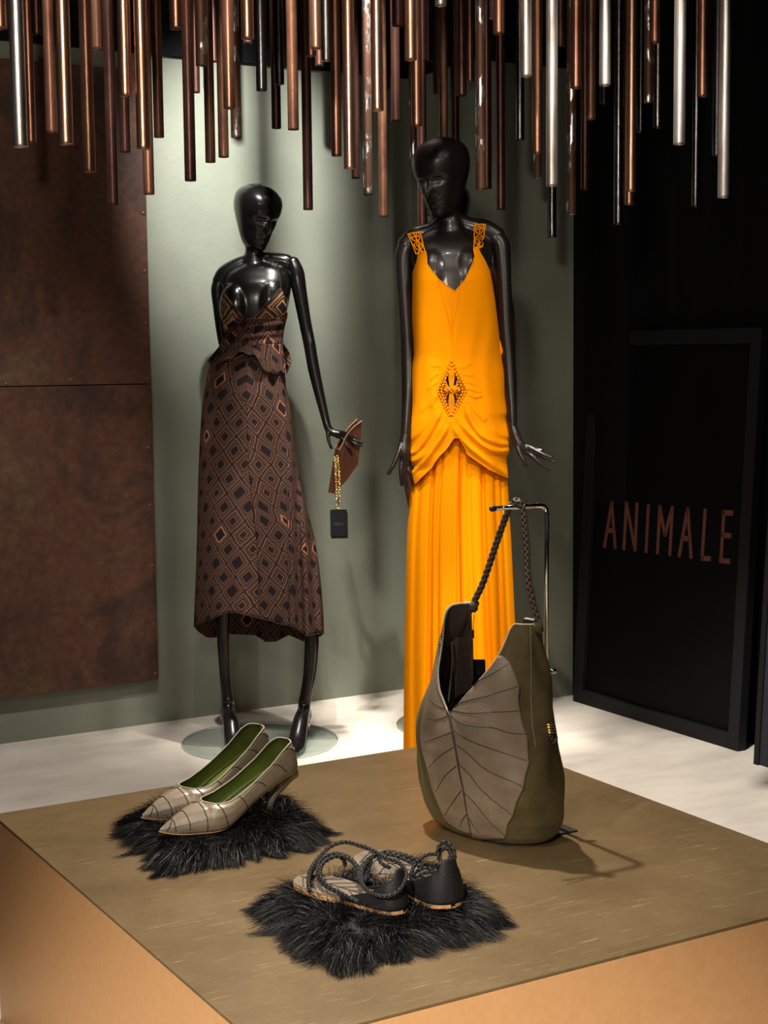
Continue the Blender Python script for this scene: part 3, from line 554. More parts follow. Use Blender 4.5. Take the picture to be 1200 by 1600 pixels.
#@@DRESSES
# ------------------------------------------------------------------ cloth helpers
def bvh_of(objs):
    V = []; F = []; n = 0
    for o in objs:
        me = o.data; co = np.empty(len(me.vertices)*3); me.vertices.foreach_get('co', co); V += (co.reshape(-1, 3)+ORG[o.name]).tolist()
        F += [[i+n for i in p.vertices] for p in me.polygons]; n += len(me.vertices)
    return BVHTree.FromPolygons(V, F)
def drape(bvh, pts, off, dflt):
    """pixel points -> points lying off metres in front of a surface"""
    out = []; last = dflt; hits = []
    for x, y in pts:
        r = ray(x, y); rn = r/np.linalg.norm(r); h = bvh.ray_cast(Vector(CAM), Vector(rn))
        hits.append(None if h[0] is None else float((np.asarray(h[0])-CAM) @ M[:, 2]))
    good = [h for h in hits if h is not None and abs(h-dflt) < 0.35]; fb = np.mean(good) if good else dflt
    idx = [i for i, h in enumerate(hits) if h is not None and abs(h-dflt) < 0.35]
    for i, (x, y) in enumerate(pts):
        h = hits[i] if i in set(idx) else (hits[min(idx, key=lambda k: abs(k-i))] if idx else fb)
        out.append(D(x, y, h-off))
    return A(out)
def sheet(name, parent, X, Y, DP, mt, wrap=False, uv=None, th=0.0012, flip=False, skip=None, mats=None):
    nr, nc = X.shape; V = A([D(a, b, c) for a, b, c in zip(X.ravel(), Y.ravel(), DP.ravel())]); F = grid_faces(nr, nc, wrap, flip)
    if skip is not None: F = F[~skip(X.ravel()[F].mean(1), Y.ravel()[F].mean(1), DP.ravel()[F].mean(1))]
    o = mk(name, V, F, mt, parent, uv=uv)
    return solid(o, th, 0)
def arc_uv(X, Y, DP, d0, ref):
    """cloth coordinates in px: along each row from the reference column, and down"""
    dz = DP*FPX/d0; seg = np.hypot(np.diff(X, axis=1), np.diff(dz, axis=1)); u = np.hstack([np.zeros((X.shape[0], 1)), np.cumsum(seg, 1)]); u = u-u[:, ref:ref+1]
    return np.stack([u, -Y], -1).reshape(-1, 2)
# ------------------------------------------------------------------ printed dress
body1 = next(o for o in m1.children if o.name.startswith('body')); bv1 = bvh_of([body1])
dr1 = thing('printed_dress', 'brown and black diamond-print midi dress on the left mannequin', 'dress', D(400, 540, d1))
S1 = A([(528, 348, 442), (545, 341, 443), (565, 330, 444), (587, 324, 445), (627, 317, 451), (645, 315, 454), (720, 311, 464), (787, 309, 477), (840, 308, 491), (900, 306, 500), (960, 303.5, 505), (1010, 302, 507)], float)
T1 = A([(528, .088), (565, .11), (620, .135), (720, .14), (900, .155), (1010, .165)])
HF1 = A([(300, 977), (312, 975), (327, 971), (345, 962), (362, 957), (374, 957), (403, 965), (427, 973), (454, 979), (475, 994), (488, 991), (508, 988)], float)
HB1 = A([(300, 977), (314, 988), (327, 996), (339, 996), (359, 990), (380, 991), (400, 992), (412, 1003), (427, 1002), (446, 992), (458, 997), (470, 1002), (490, 998), (508, 988)], float)
nc, nr = 240, 110; ph = np.linspace(0, 2*math.pi, nc+1)[None, :]; sr = np.linspace(0, 1, nr)[:, None]
cph, sph = np.cos(ph+math.pi/2), -np.sin(ph+math.pi/2)            # start at the back, front in the middle
px0 = 404+100*cph
yh = np.where(sph < 0, np.interp(px0, HF1[:, 0], HF1[:, 1]), np.interp(px0, HB1[:, 0], HB1[:, 1])); bl = np.clip(np.abs(sph)*3, 0, 1); yh = yh*bl+(1-bl)*0.5*(np.interp(px0, HF1[:, 0], HF1[:, 1])+np.interp(px0, HB1[:, 0], HB1[:, 1]))
Y = 528+(yh-528)*sr; Xl = pchip(S1[:, 0], S1[:, 1], Y.ravel()).reshape(Y.shape); Xr = pchip(S1[:, 0], S1[:, 2], Y.ravel()).reshape(Y.shape); TD = np.interp(Y, T1[:, 0], T1[:, 1])
pw = lambda a: np.sign(a)*np.abs(a)**0.9
X = (Xl+Xr)/2+(Xr-Xl)/2*pw(cph)
fold = np.sin(7*ph+0.6)*0.5+np.sin(11*ph+2.0)*0.35+np.sin(17*ph)*0.2
DP = d1+0.03+TD*pw(sph)+0.016*fold*sr**2.2*(0.4+0.6*(sph > 0))
rf = np.clip((X-440)/14, 0, 1)*np.clip((Y-590)/120, 0, 1)*(sph < 0.25)
DP = DP+rf*0.013*np.sin((X-440)/(4.5+3*sr)*2.0)-0.010*np.exp(-((X-446)/3.5)**2)*(sph < 0)*np.clip((Y-580)/60, 0, 1)
uv = arc_uv(X, Y, DP, d1, nc//2); sheet('skirt', dr1, X, Y, DP, MT['print'], uv=uv)
hem = A([D(a, b, c) for a, b, c in zip(X[-1], Y[-1], DP[-1])]); v, f = tube(hem[:-1], 0.0011, 6, False, closed=True); mk('hem', v, f, MT['thread'], dr1)
k = [(446, 590), (447, 640), (448, 720), (449, 800), (450, 880), (452, 940), (454, 977)]
sd = interp = None
bvs = bvh_of([o for o in dr1.children if o.name.startswith('skirt')])
v, f = tube(crom(drape(bvs, k, 0.002, d1-.1), 50), 0.0016, 6); mk('wrap_edge', v, f, MT['thread'], dr1)
# waist band
nr2 = 26; Y = 497+(552-497)*np.linspace(0, 1, nr2)[:, None]+0*ph; Sb = A([(490, 351, 448.5), (505, 351.5, 446), (520, 351.5, 443), (535, 348, 442), (556, 338, 444)], float)
Xl = pchip(Sb[:, 0], Sb[:, 1], Y.ravel()).reshape(Y.shape); Xr = pchip(Sb[:, 0], Sb[:, 2], Y.ravel()).reshape(Y.shape); X = (Xl+Xr)/2+(Xr-Xl)/2*pw(cph)
Y = Y+np.where(sph < 0, -(1-np.linspace(0, 1, nr2)[:, None])*np.where(np.abs(X-388) < 60, 0, 0), 0)
DP = d1+0.03+np.interp(Y, [497, 520, 556], [.105, .096, .104])*pw(sph)+0.0025*np.sin(Y*0.45+X*0.05)
sheet('waist_band', dr1, X, Y, DP, MT['print'], uv=arc_uv(X, Y, DP, d1, nc//2)*1.0+7)
# peplum frill below the band
nr3 = 22; s3 = np.linspace(0, 1, nr3)[:, None]; yt = np.interp(px0, [300, 350, 385, 410, 445, 508], [548, 546, 540, 543, 538, 538]); yb = np.interp(px0, [300, 330, 355, 385, 410, 432, 450, 508], [572, 568, 560, 549, 556, 574, 584, 580])+2.5*np.sin(15*ph)
Y = yt+(yb-yt)*s3; fl = 1+0.06*s3+0.05*s3*np.clip((px0-404)/100, -.2, 1); X = 394+(Y*0+1)*(Xr.mean()-Xl.mean())/2*1.03*fl*pw(cph)
X = X-np.clip((404-px0)/100, 0, 1)*11*s3
DP = d1+0.03+(0.108+0.022*s3)*pw(sph)+0.008*s3*np.sin(13*ph+1)
sheet('peplum', dr1, X, Y, DP, MT['print'], uv=arc_uv(X, Y, DP, d1, nc//2)+13)
pe = A([D(a, b, c) for a, b, c in zip(X[-1], Y[-1], DP[-1])]); v, f = tube(pe[:-1], 0.0009, 6, False, closed=True); mk('peplum_edge', v, f, MT['thread'], dr1)
# tie running from the cups down to the left hip, frill at the right hip
def ribbon(name, par, pts, wpx, dflt, bv, off, mt, n=40, th=0.0015, wave=0.0):
    c = crom([(a, b, 0) for a, b in pts], n)[:, :2]; t = np.gradient(c, axis=0); t /= np.linalg.norm(t, axis=1)[:, None]; nn = np.stack([-t[:, 1], t[:, 0]], 1)
    w = pchip(np.linspace(0, 1, len(wpx)), wpx, np.linspace(0, 1, n))
    rows = [c+nn*(w*q)[:, None] for q in np.linspace(-1, 1, 7)]; P = np.stack(rows, 1).reshape(-1, 2); W = drape(bv, P, off, dflt)
    if wave: W = W-FW*(wave*np.sin(np.repeat(np.linspace(0, 9, n), 7)+np.tile(np.linspace(0, 3, 7), n)))[:, None]
    return solid(mk(name, W, grid_faces(n, 7), mt, par, uv=P*A([1, -1])), th, 0)
bvd = bvh_of([o for o in dr1.children if o.name.split('.')[0] in ('skirt', 'waist_band', 'peplum')])
ribbon('tie', dr1, [(384, 502), (368, 520), (350, 541), (332, 562), (325, 566)], [3.5, 5, 5.5, 5, 2], d1-.08, bvd, 0.006, MT['print'])
ribbon('tie_frill', dr1, [(441, 536), (446, 550), (449, 565), (447, 582)], [1.5, 5, 6, 2], d1-.02, bvd, 0.008, MT['print'], wave=0.004)
# cups
def cup(l, r, y0, y1):
    n, m_ = 30, 22; yy = np.linspace(y0, y1, n); P = []
    for q in yy:
        a = np.interp(q, [p[1] for p in l], [p[0] for p in l]); b = np.interp(q, [p[1] for p in r], [p[0] for p in r]); P += [(a+(b-a)*t, q) for t in np.linspace(0, 1, m_)]
    W = drape(bv1, P, 0.005, d1-.05); dep = ((W-CAM) @ M[:, 2]).reshape(n, m_)
    for _ in range(10):
        g = np.pad(dep, 1, mode='edge'); dep = (g[:-2, 1:-1]+g[2:, 1:-1]+g[1:-1, :-2]+g[1:-1, 2:]+2*dep)/6
    dep = np.minimum(dep, ((W-CAM) @ M[:, 2]).reshape(n, m_))
    W = A([D(p[0], p[1], z) for p, z in zip(P, dep.ravel())]); P = A(P)
    o = solid(mk('cup', W, grid_faces(n, m_), MT['print_big'], dr1, uv=P*A([1, -1])), 0.0015, 0)
    e = W.reshape(n, m_, 3); return e
e1 = cup([(348.5, 456), (345.5, 480), (350, 520)], [(350.5, 456), (367, 478), (384, 499), (386, 520)], 456.5, 519)
e2 = cup([(437.5, 451), (414, 477), (392, 499), (388, 520)], [(440, 451), (446, 470), (449.5, 492), (442, 522)], 451.5, 521)
for e, col in ((e1, -1), (e2, 0)): v, f = tube(e[:22, col]-FW*0.002, 0.0016, 6); mk('cup_edge', v, f, MT['thread'], dr1)
for pts in ([(439, 452), (437, 436), (434.5, 418), (433.5, 402)], [(349.5, 457), (348, 446), (346, 434)]):
    v, f = tube(crom(drape(bv1, pts, 0.003, d1), 24), 0.0016, 6); mk('shoulder_strap', v, f, MT['thread'], dr1)
# ------------------------------------------------------------------ orange dress
body2 = next(o for o in m2.children if o.name.startswith('body')); bv2 = bvh_of([body2]+[o for o in m2.children if o.name.startswith('arm')])
dr2 = thing('orange_dress', 'long orange dress with knotted cord medallion on the front mannequin', 'dress', D(715, 560, d2))
OL = A([(380, 650), (400, 649), (427, 645.5), (500, 644), (550, 646), (580, 641), (630, 639), (670, 636), (690, 638.5), (700, 639.5), (710, 637.5), (722, 639), (730, 642), (742, 639.5), (760, 643)], float)
OR = A([(380, 753.5), (385, 754), (410, 762.5), (440, 769), (472, 774), (500, 777.5), (530, 781), (560, 785), (587, 790), (620, 791), (645, 794.5), (655, 792.5), (680, 797.5), (692, 796), (705, 796.5), (713, 792.5), (746, 794), (760, 794)], float)
OT = A([(375, .094), (400, .110), (437, .134), (480, .130), (560, .128), (610, .140), (680, .146), (760, .140)])
nu, nv = 230, 230
UU = np.linspace(0, 1, nu)[None, :]; SS = np.linspace(0, 1, nv)[:, None]
un = A([(0, 402), (.02, 398), (.15, 393), (.155, 398), (.17, 412), (.33, 437), (.52, 455.5), (.66, 437), (.845, 400), (.86, 388), (.98, 382), (1, 386)])
ytop = np.interp(UU, un[:, 0], un[:, 1])
uh = A([(0, 758), (.06, 754), (.15, 742), (.32, 712), (.40, 695), (.45, 684), (.50, 684), (.58, 708), (.80, 733), (.93, 742), (1, 746)])
yhem = np.interp(UU, uh[:, 0], uh[:, 1])
Y = ytop+(yhem-ytop)*SS; Xl = pchip(OL[:, 0], OL[:, 1], Y.ravel()).reshape(Y.shape); Xr = pchip(OR[:, 0], OR[:, 1], Y.ravel()).reshape(Y.shape)
X = Xl+(Xr-Xl)*UU; TD = np.interp(Y, OT[:, 0], OT[:, 1])
def front_prof(u): return (1-np.abs(2*u-1)**2.4)**(1/2.4)
FOLDS = [  # ridge polylines in px, height, half width
 ([(690, 636), (681, 657), (666, 684), (652, 702), (637, 709)], .016, 5.0), ([(696, 651), (685, 675), (672, 697), (655, 716), (637, 722)], .013, 4.5), ([(702, 658), (693, 678), (679, 699), (660, 724), (640, 741)], .013, 4.0),
 ([(686, 625), (675, 648), (660, 670), (645, 684)], .006, 4.5), ([(684, 611), (674, 626), (660, 640)], .004, 4), ([(684, 616), (675, 634)], .004, 3),
 ([(727, 628), (734, 652), (750, 678), (774, 691), (799, 695)], .015, 5.0), ([(715, 654), (732, 675), (754, 695), (777, 705), (799, 704)], .013, 4.5), ([(706, 660), (714, 676), (732, 697), (754, 715), (774, 729), (796, 745)], .012, 4.5),
 ([(729, 620), (742, 640), (756, 655)], .006, 4), ([(728, 605), (742, 610), (748, 612)], .004, 2.5), ([(731, 614), (741, 620), (750, 619)], .005, 2.5), ([(727, 594), (738, 599), (744, 602)], .003, 2.2),
 ([(722, 583), (731, 586), (738, 586)], .003, 2.0), ([(716, 575), (726, 573), (734, 568)], .003, 2.0), ([(690, 573), (682, 571), (676, 572)], .003, 2.0), ([(687, 583), (679, 586), (674, 592)], .003, 2.0), ([(685, 595), (677, 601), (670, 607)], .003, 2.2),
 ([(790, 660), (792, 672), (796, 682)], .005, 4), ([(768, 668), (780, 678), (794, 684)], .004, 4)]
def fold_disp(X, Y):
    out = np.zeros_like(X); P = np.stack([X, Y], -1)
    for pts, h, w in FOLDS:
        c = crom([(a, b, 0) for a, b in pts], 24)[:, :2]; best = np.full(X.shape, 1e9); tt = np.zeros_like(X)
        for i in range(23):
            a, b = c[i], c[i+1]; ab = b-a; t = np.clip(((P-a)@ab)/(ab@ab), 0, 1); q = P-a-t[..., None]*ab; dd = np.hypot(q[..., 0], q[..., 1]); m_ = dd < best
            best = np.where(m_, dd, best); tt = np.where(m_, (i+t)/23, tt)
        out += h*np.exp(-(best/w)**2)*np.clip(tt*5, 0.25, 1)
    return out
DP = d2+0.03-TD*front_prof(UU)-fold_disp(X, Y)
DP += 0.0022*np.sin(X*0.22+1.3*np.sin(Y*0.035))*np.clip((Y-455)/60, 0, 1)*np.clip((660-Y)/60, 0, 1)
DP += 0.005*np.exp(-((X-(704.5))/3.0)**2)*np.clip((Y-470)/40, 0, 1)*np.clip((560-Y)/30, 0, 1)
CX, CY = 706.5, 609.0
def hole(x, y, d): return (np.abs(x-CX+1)/20.5+np.abs(y-CY)/43.0 < 1.0)
fv = A([D(a, b, c) for a, b, c in zip(X.ravel(), Y.ravel(), DP.ravel())]); F = grid_faces(nv, nu); F = F[~hole(X.ravel()[F].mean(1), Y.ravel()[F].mean(1), 0)]
solid(mk('overdress_front', fv, F, MT['orange'], dr2), 0.0015, 0); bvo = bvh_of([dr2.children[0]])
gr = fv.reshape(nv, nu, 3)
for rows in (gr[0, :], gr[-1, :]): v, f = tube(rows-FW*0.001, 0.0016, 6); mk('edge_binding', v, f, MT['orange_cord'], dr2)
# back half
yb0 = np.interp(UU, [0, .1, .5, .9, 1], [402, 420, 440, 415, 386]); yb1 = np.interp(UU, [0, .5, 1], [758, 765, 746]); Yb = yb0+(yb1-yb0)*SS
Xl = pchip(OL[:, 0], OL[:, 1], np.clip(Yb, 380, 760).ravel()).reshape(Yb.shape); Xr = pchip(OR[:, 0], OR[:, 1], np.clip(Yb, 380, 760).ravel()).reshape(Yb.shape); Xb = Xl+(Xr-Xl)*UU
DB = d2+0.03+np.interp(Yb, OT[:, 0], OT[:, 1])*front_prof(UU)+0.004*np.sin(Xb*0.3)*SS
sheet('overdress_back', dr2, Xb, Yb, DB, MT['orange'], flip=True)
# inner panel of the neckline, pleat seams
P = []; n, m_ = 24, 16
for q in np.linspace(439, 519, n):
    a = np.interp(q, [437, 519], [684.5, 706.5]); b = np.interp(q, [437, 519], [721, 707.5])
    P += [(a+(b-a)*t, max(q, 439)) for t in np.linspace(0, 1, m_)]
sm = []
for pts in ([(684.5, 438), (691, 462), (699, 490), (707, 519)], [(721, 438), (717, 462), (712, 490), (707, 519)], [(707, 519), (706.5, 540), (706, 560)], [(665, 405), (666, 420), (671, 430)], [(740, 405), (737, 420)]):
    W_ = crom(drape(bvo, pts, 0.0012, d2-.1), 24); v, f = tube(W_, 0.0012, 6); mk('seam', v, f, MT['orange_cord'], dr2)
# small loose fold at the right waist
v, f = join([([D(780, 531, d2+.0), D(789.5, 549, d2-.005), D(784, 561, d2+.0), D(779, 550, d2-.02), D(781, 533, d2+.02), D(786, 548, d2+.03), D(780, 560, d2+.03)], [[0, 1, 3], [1, 2, 3], [0, 4, 5, 1], [1, 5, 6, 2]])])
solid(mk('loose_fold', v, f, MT['orange'], dr2), 0.002, 0)
# pleated skirt
SL = A([(680, 650, 790), (760, 642, 793.5), (807, 638, 796), (846, 636, 798.5), (941, 634, 803), (1000, 632.5, 806), (1168, 630.5, 814), (1240, 630, 817)], float)
nc, nr = 420, 90; ph = np.linspace(0, 2*math.pi, nc+1)[None, :]; sr = np.linspace(0, 1, nr)[:, None]; cph, sph = np.cos(ph+math.pi/2), -np.sin(ph+math.pi/2)
Y = 672+(1236-672)*sr+0*ph; Xl = pchip(SL[:, 0], SL[:, 1], Y.ravel()).reshape(Y.shape); Xr = pchip(SL[:, 0], SL[:, 2], Y.ravel()).reshape(Y.shape)
uu = (pw(cph)+1)/2
pl_ = 0*uu
for c0, w, h in ((.095, .030, .5), (.215, .024, .9), (.305, .022, .6), (.40, .05, .3), (.50, .024, .9), (.60, .035, .5), (.755, .028, 1.0), (.86, .022, .7), (.94, .02, .4)):
    cc = c0+0.012*np.sin(4*sr+c0*30); pl_ = pl_+h*np.exp(-((uu-cc)/(w*(0.8+0.5*sr)))**2)
gen = 0.6+0.6*np.sin(19*ph)
AMP = 0.026*(0.55+0.45*sr)
DP = d2+0.03+(0.115+0.055*sr)*pw(sph)+np.where(sph < 0, pl_*AMP*np.clip(-sph*2.5, 0, 1), gen*AMP*0.6*np.clip(sph*2, 0, 1))
X = (Xl+Xr)/2+(Xr-Xl)/2*pw(cph)+1.2*np.sin(9*ph+3*sr)*sr*(1-np.abs(cph))
sheet('skirt', dr2, X, Y, DP, MT['orange'], wrap=False)
# macrame medallion
md = lambda pts, off: drape(bvo, pts, off, d2-.1)
base_d = float((md([(CX-23, CY)], 0)[0]-CAM) @ M[:, 2])*0.5+float((md([(CX+24, CY)], 0)[0]-CAM) @ M[:, 2])*0.5-0.004
def MP(x, y, o): return D(x, y, base_d-o)
cords = []
def rope(a, b, o, r, nb):
    """edge cord wrapped in half hitches"""
    a = A(a, float); b = A(b, float)
    for i in range(nb):
        t = (i+.5)/nb; c = a+(b-a)*t; ax = (b-a)/np.linalg.norm(b-a)*np.linalg.norm(b-a)/nb*0.5; nn = A([-ax[1], ax[0]]); nn = nn/np.linalg.norm(nn)
        cw = MP(c[0], c[1], o); e1_ = MP(c[0]+ax[0], c[1]+ax[1], o)-cw; e2_ = (MP(c[0]+nn[0], c[1]+nn[1], o)-cw)*r
        cords.append(ell(cw, [e1_*0.98, e2_, -FW*r*d2/FPX*0.9], 10, 6))
top, bot, lf, rt = (CX-1, CY-47), (CX-2, CY+47), (CX-22.5, CY+1), (CX+22.5, CY+1)
def lerp(p, q, t): return (p[0]+(q[0]-p[0])*t, p[1]+(q[1]-p[1])*t)
for a, b in ((top, lf), (top, rt), (bot, lf), (bot, rt)):
    ca = (CX-1, CY); rope(a, b, .003, 2.1, 10); rope(lerp(a, ca, .13), lerp(b, ca, .22), .005, 2.0, 8)
for k in range(-2, 3):
    for s_ in (-1, 1):
        cords.append(tube(crom([MP(CX-1+k*1.0, CY+s_*36, .003), MP(CX-1+k*2.0, CY+s_*20, .007), MP(CX-1+k*1.0, CY+s_*4, .010)], 10), 0.95*d2/FPX, 6))
for k in range(-3, 4):
    for s_ in (-1, 1):
        cords.append(tube(crom([MP(CX-1+s_*(15-abs(k)*1.9), CY+k*4.6, .003), MP(CX-1+s_*(9-abs(k)*.6), CY+k*2.4, .008), MP(CX-1+s_*3.5, CY+k*0.6, .011)], 10), 0.9*d2/FPX, 6))
for ph0 in (0, math.pi):
    t = np.linspace(0, 1, 40); cords.append(tube([MP(CX-11+22*q, CY+2.4*math.sin(q*2*math.pi*1.6+ph0), .013+.004*math.cos(q*2*math.pi*1.6+ph0)) for q in t], 1.9*d2/FPX, 8))
cords.append(tube(crom([MP(CX+3, CY-5, .014), MP(CX+5, CY, .019), MP(CX+3, CY+5, .014)], 12), 1.8*d2/FPX, 8))
v, f = join(cords); mk('medallion', v, f, MT['orange_cord'], dr2, label='diamond medallion of knotted orange cord')
# macrame shoulder straps
for B0, B1, T0, T1_ in (((650, 397), (664, 394), (637.5, 366), (657, 363.5)), ((740.5, 390), (754, 385), (741, 352), (758.5, 351))):
    def sp(a, t):
        p = lerp(B0, B1, a); q = lerp(T0, T1_, a); c = lerp(p, q, t); return c
    st = []
    pth = [[(0, 0), (0.02, .5), (0, 1)], [(1, 0), (.98, .5), (1, 1)], [(.1, 0), (.8, .25), (.85, .45), (.2, .7), (.15, .98)], [(.9, 0), (.2, .25), (.15, .45), (.8, .7), (.85, .98)],
           [(.35, 0), (.5, .18), (.45, .5), (.55, .8), (.4, 1)], [(.65, 0), (.6, .3), (.65, .55), (.5, .75), (.7, 1)], [(.05, .35), (.5, .4), (.95, .35)], [(.1, .78), (.5, .84), (.95, .8)], [(0, 1), (.5, 1.03), (1, 1)], [(0, 0), (.5, -.03), (1, 0)]]
    for q in pth:
        w_ = drape(bv2, [sp(a, t) for a, t in q], 0.005, d2); dd = (w_-CAM) @ M[:, 2]; w_ = A([D(*sp(a, t), min(z, np.median(dd)+.02)) for (a, t), z in zip(q, dd)])
        st.append(tube(crom(w_, 22), 0.0021, 6))
    # over the shoulder and down the back
    for a in (0, .5, 1):
        c = sp(a, 1.0); w_ = drape(bv2, [c], 0.005, d2)[0]; st.append(tube(crom([w_, w_+FW*.05+UP*.006, w_+FW*.10-UP*.04, w_+FW*.125-UP*.10], 14), 0.0021, 6))
    v, f = join(st); mk('macrame_strap', v, f, MT['orange_cord'], dr2, label='knotted cord shoulder strap')
# ------------------------------------------------------------------ clutch with chain and card tag
cl = thing('clutch_bag', 'small rust-brown leather clutch held by the printed-dress mannequin', 'clutch', D(535, 715, d1-.08))
def plate(poly, dep, th):
    """pixel polygon with depth per corner -> thin solid piece"""
    a = A([D(x, y, d1+z) for (x, y), z in zip(poly, dep)]); b = a+FW*th; n = len(poly)
    F = [list(range(n))[::-1], [n+i for i in range(n)]]+[[i, (i+1) % n, n+(i+1) % n, n+i] for i in range(n)]; return np.vstack([a, b]), F
fr_ = [(565, 658), (564.5, 680), (562.5, 699), (559, 726), (543, 749), (532.5, 760), (524, 771.5), (526, 740), (529.5, 704), (536, 692), (541, 681), (552, 668)]
v, f = plate(fr_, [-.090, -.088, -.086, -.084, -.084, -.084, -.084, -.086, -.09, -.092, -.092, -.092], .003); mk('front_panel', v, f, MT['tan_leather'], cl, smooth=False)
bk_ = [(557.5, 655.5), (562, 690), (556, 725), (530, 762), (513, 769), (518, 735), (523.5, 702), (527, 694), (535, 683), (545, 668)]
v, f = plate(bk_, [-.045]*10, .003); mk('back_panel', v, f, MT['tan_leather'], cl, smooth=False)
for q in ([(523.5, 702, -.045), (518, 735, -.045), (512.5, 769.5, -.047), (523.5, 771.8, -.083), (526, 740, -.085), (529.5, 704, -.089)],):
    a = A([D(x, y, d1+z) for x, y, z in q]); b = a+RT*.003; n = 6
    v = np.vstack([a, b]); f = [[0, 1, 4, 5], [1, 2, 3, 4], [11, 10, 7, 6], [10, 9, 8, 7]]+[[i, n+i, n+(i+1) % n, (i+1) % n] for i in range(n)]; mk('gusset', v, f, MT['tan_leather'], cl, smooth=False)
for pts, z in (([(565, 658), (552, 668), (541, 681), (536, 692), (529.5, 704)], -.0925), ([(557.5, 655.5), (545, 668), (535, 683), (527, 694), (523.5, 702)], -.046)):
    v, f = tube(crom([D(x, y, d1+z) for x, y in pts], 24), .0016, 6); mk('cut_edge', v, f, MT['tan_edge'], cl)
v, f = tube(crom([D(x, y, d1-.094) for x, y in ((524, 701), (528, 702.5), (531, 706), (529, 714))], 12), .0022, 6); mk('chain_loop', v, f, MT['tan_leather'], cl)
def link(c, r, rt_, ax, nrm):
    ax = np.asarray(ax)/np.linalg.norm(ax); nrm = np.asarray(nrm)/np.linalg.norm(nrm); sd_ = np.cross(ax, nrm); a = np.linspace(0, 2*math.pi, 14, endpoint=False)
    return tube([c+ax*r*1.35*math.cos(t)+sd_*r*math.sin(t) for t in a], rt_, 6, False, closed=True)
ln = []
for pts, n in (([(523.5, 716), (524.5, 735), (525.5, 760), (526.5, 796)], 24), ([(527.5, 714), (529.5, 735), (530.5, 760), (529, 796)], 24)):
    c = crom([D(x, y, d1-.097) for x, y in pts], n)
    for i in range(n): ln.append(link(c[i], .0036, .0011, UP, RT+FW*(1.5 if i % 2 else -1.5)))
v, f = join(ln); mk('chain', v, f, MT['gold'], cl, label='gold link chain')
v, f = tube([D(528.5, 777, d1-.099), D(528.8, 785, d1-.099)], .003, 10); mk('tag_seal', v, f, MT['black_plastic'], cl)
def card(x0, x1, y0, y1, dep, rnd=.004, th=.0014, lean=0.0):
    c = D((x0+x1)/2, (y0+y1)/2, dep); hw, hh = (x1-x0)/2*dep/FPX, (y1-y0)/2*dep/FPX; a = []
    for sx, sy, t0 in ((1, 1, 0), (-1, 1, 90), (-1, -1, 180), (1, -1, 270)):
        for t in (0, 30, 60, 90): q = math.radians(t0+t); a.append((sx*(hw-rnd)+rnd*math.cos(q), sy*(hh-rnd)+rnd*math.sin(q)))
    a = A(a); P = c+a[:, :1]*RT+a[:, 1:]*UP; n = len(P); V = np.vstack([P-FW*th/2, P+FW*th/2])
    return V, [list(range(n))[::-1], [n+i for i in range(n)]]+[[i, (i+1) % n, n+(i+1) % n, n+i] for i in range(n)]
tg = mk('card_tag', *card(516, 542.5, 796, 838, d1-.100), MT['card'], cl, smooth=False, label='black card price tag')
mk('card_tag', *card(517, 543.5, 800, 841.5, d1-.0975), MT['card'], cl, smooth=False)
v, f = dome(D(529.3, 802, d1-.1012), .0016, -FW, .3); mk('eyelet', v, f, MT['raw_edge'], tg)
# condensed capitals built from strokes in a unit cell
GLY = {'A': [((0, 0), (.5, 1)), ((.5, 1), (1, 0)), ((.2, .36), (.8, .36))], 'N': [((0, 0), (0, 1)), ((0, 1), (1, 0)), ((1, 0), (1, 1))], 'I': [((.5, 0), (.5, 1))],
       'M': [((0, 0), (0, 1)), ((0, 1), (.5, .4)), ((.5, .4), (1, 1)), ((1, 1), (1, 0))], 'L': [((0, 1), (0, 0)), ((0, 0), (1, 0))], 'E': [((0, 0), (0, 1)), ((0, 1), (1, 1)), ((0, .52), (.85, .52)), ((0, 0), (1, 0))]}
def stroke(a, b, nrm, w, th):
    a, b, nrm = map(np.asarray, (a, b, nrm)); t = b-a; t = t/np.linalg.norm(t); s = np.cross(nrm, t); s /= np.linalg.norm(s)
    return obox(a-s*w/2-t*w*.3, s*w, (b-a)+t*w*.6, nrm*th)
st = []; x = 522.5
for ch in 'ANIMALE':
    wd = {'I': .6, 'M': 1.9}.get(ch, 1.5)
    for a, b in GLY[ch]: st.append(stroke(D(x+a[0]*wd, 821-a[1]*4.5, d1-.1008), D(x+b[0]*wd, 821-b[1]*4.5, d1-.1008), -FW, .0006, .0003))
    x += wd+.7
v, f = join(st); mk('tag_lettering', v, f, MT['print_grey'], tg, smooth=False)
# ------------------------------------------------------------------ leaning sign board
SB = A([3.355, 0, 0.0]); lean = (3.432-3.355)/1.325
s_y0, s_y1, s_h = 3.545, 4.395, 1.325
su = A([lean, 0, 1.0]); su /= np.linalg.norm(su); sy = A([0, -1.0, 0]); sn = np.cross(sy, su); sn = sn if sn[0] < 0 else -sn   # face towards the room
so = A([3.355, s_y1, 0.0]); sw_ = s_y1-s_y0
def SP(a, h, o): return so+sy*a+su*h+sn*o
sg = thing('sign_board', 'tall black framed sign board with copper letters leaning on the black wall', 'sign', (3.36, (s_y0+s_y1)/2, 0))
fwid = .048; MT['frame'] = mat('black_wood_frame', (0.0065, 0.0065, 0.008), 0.6, spec=0.25, col2=(0.009, 0.009, 0.011), scale=8, stretch=(1, 1, .2)); MT['board'] = mat('black_board', (0.0022, 0.0022, 0.003), 0.6, spec=0.12)
for a0, a1, h0, h1 in ((0, fwid, 0, s_h), (sw_-fwid, sw_, 0, s_h), (fwid, sw_-fwid, 0, fwid), (fwid, sw_-fwid, s_h-fwid, s_h)):
    v, f = obox(SP(a0, h0, -.02), sy*(a1-a0), su*(h1-h0), sn*.035); bevel(mk('frame_rail', v, f, MT['frame'], sg, smooth=False), .002)
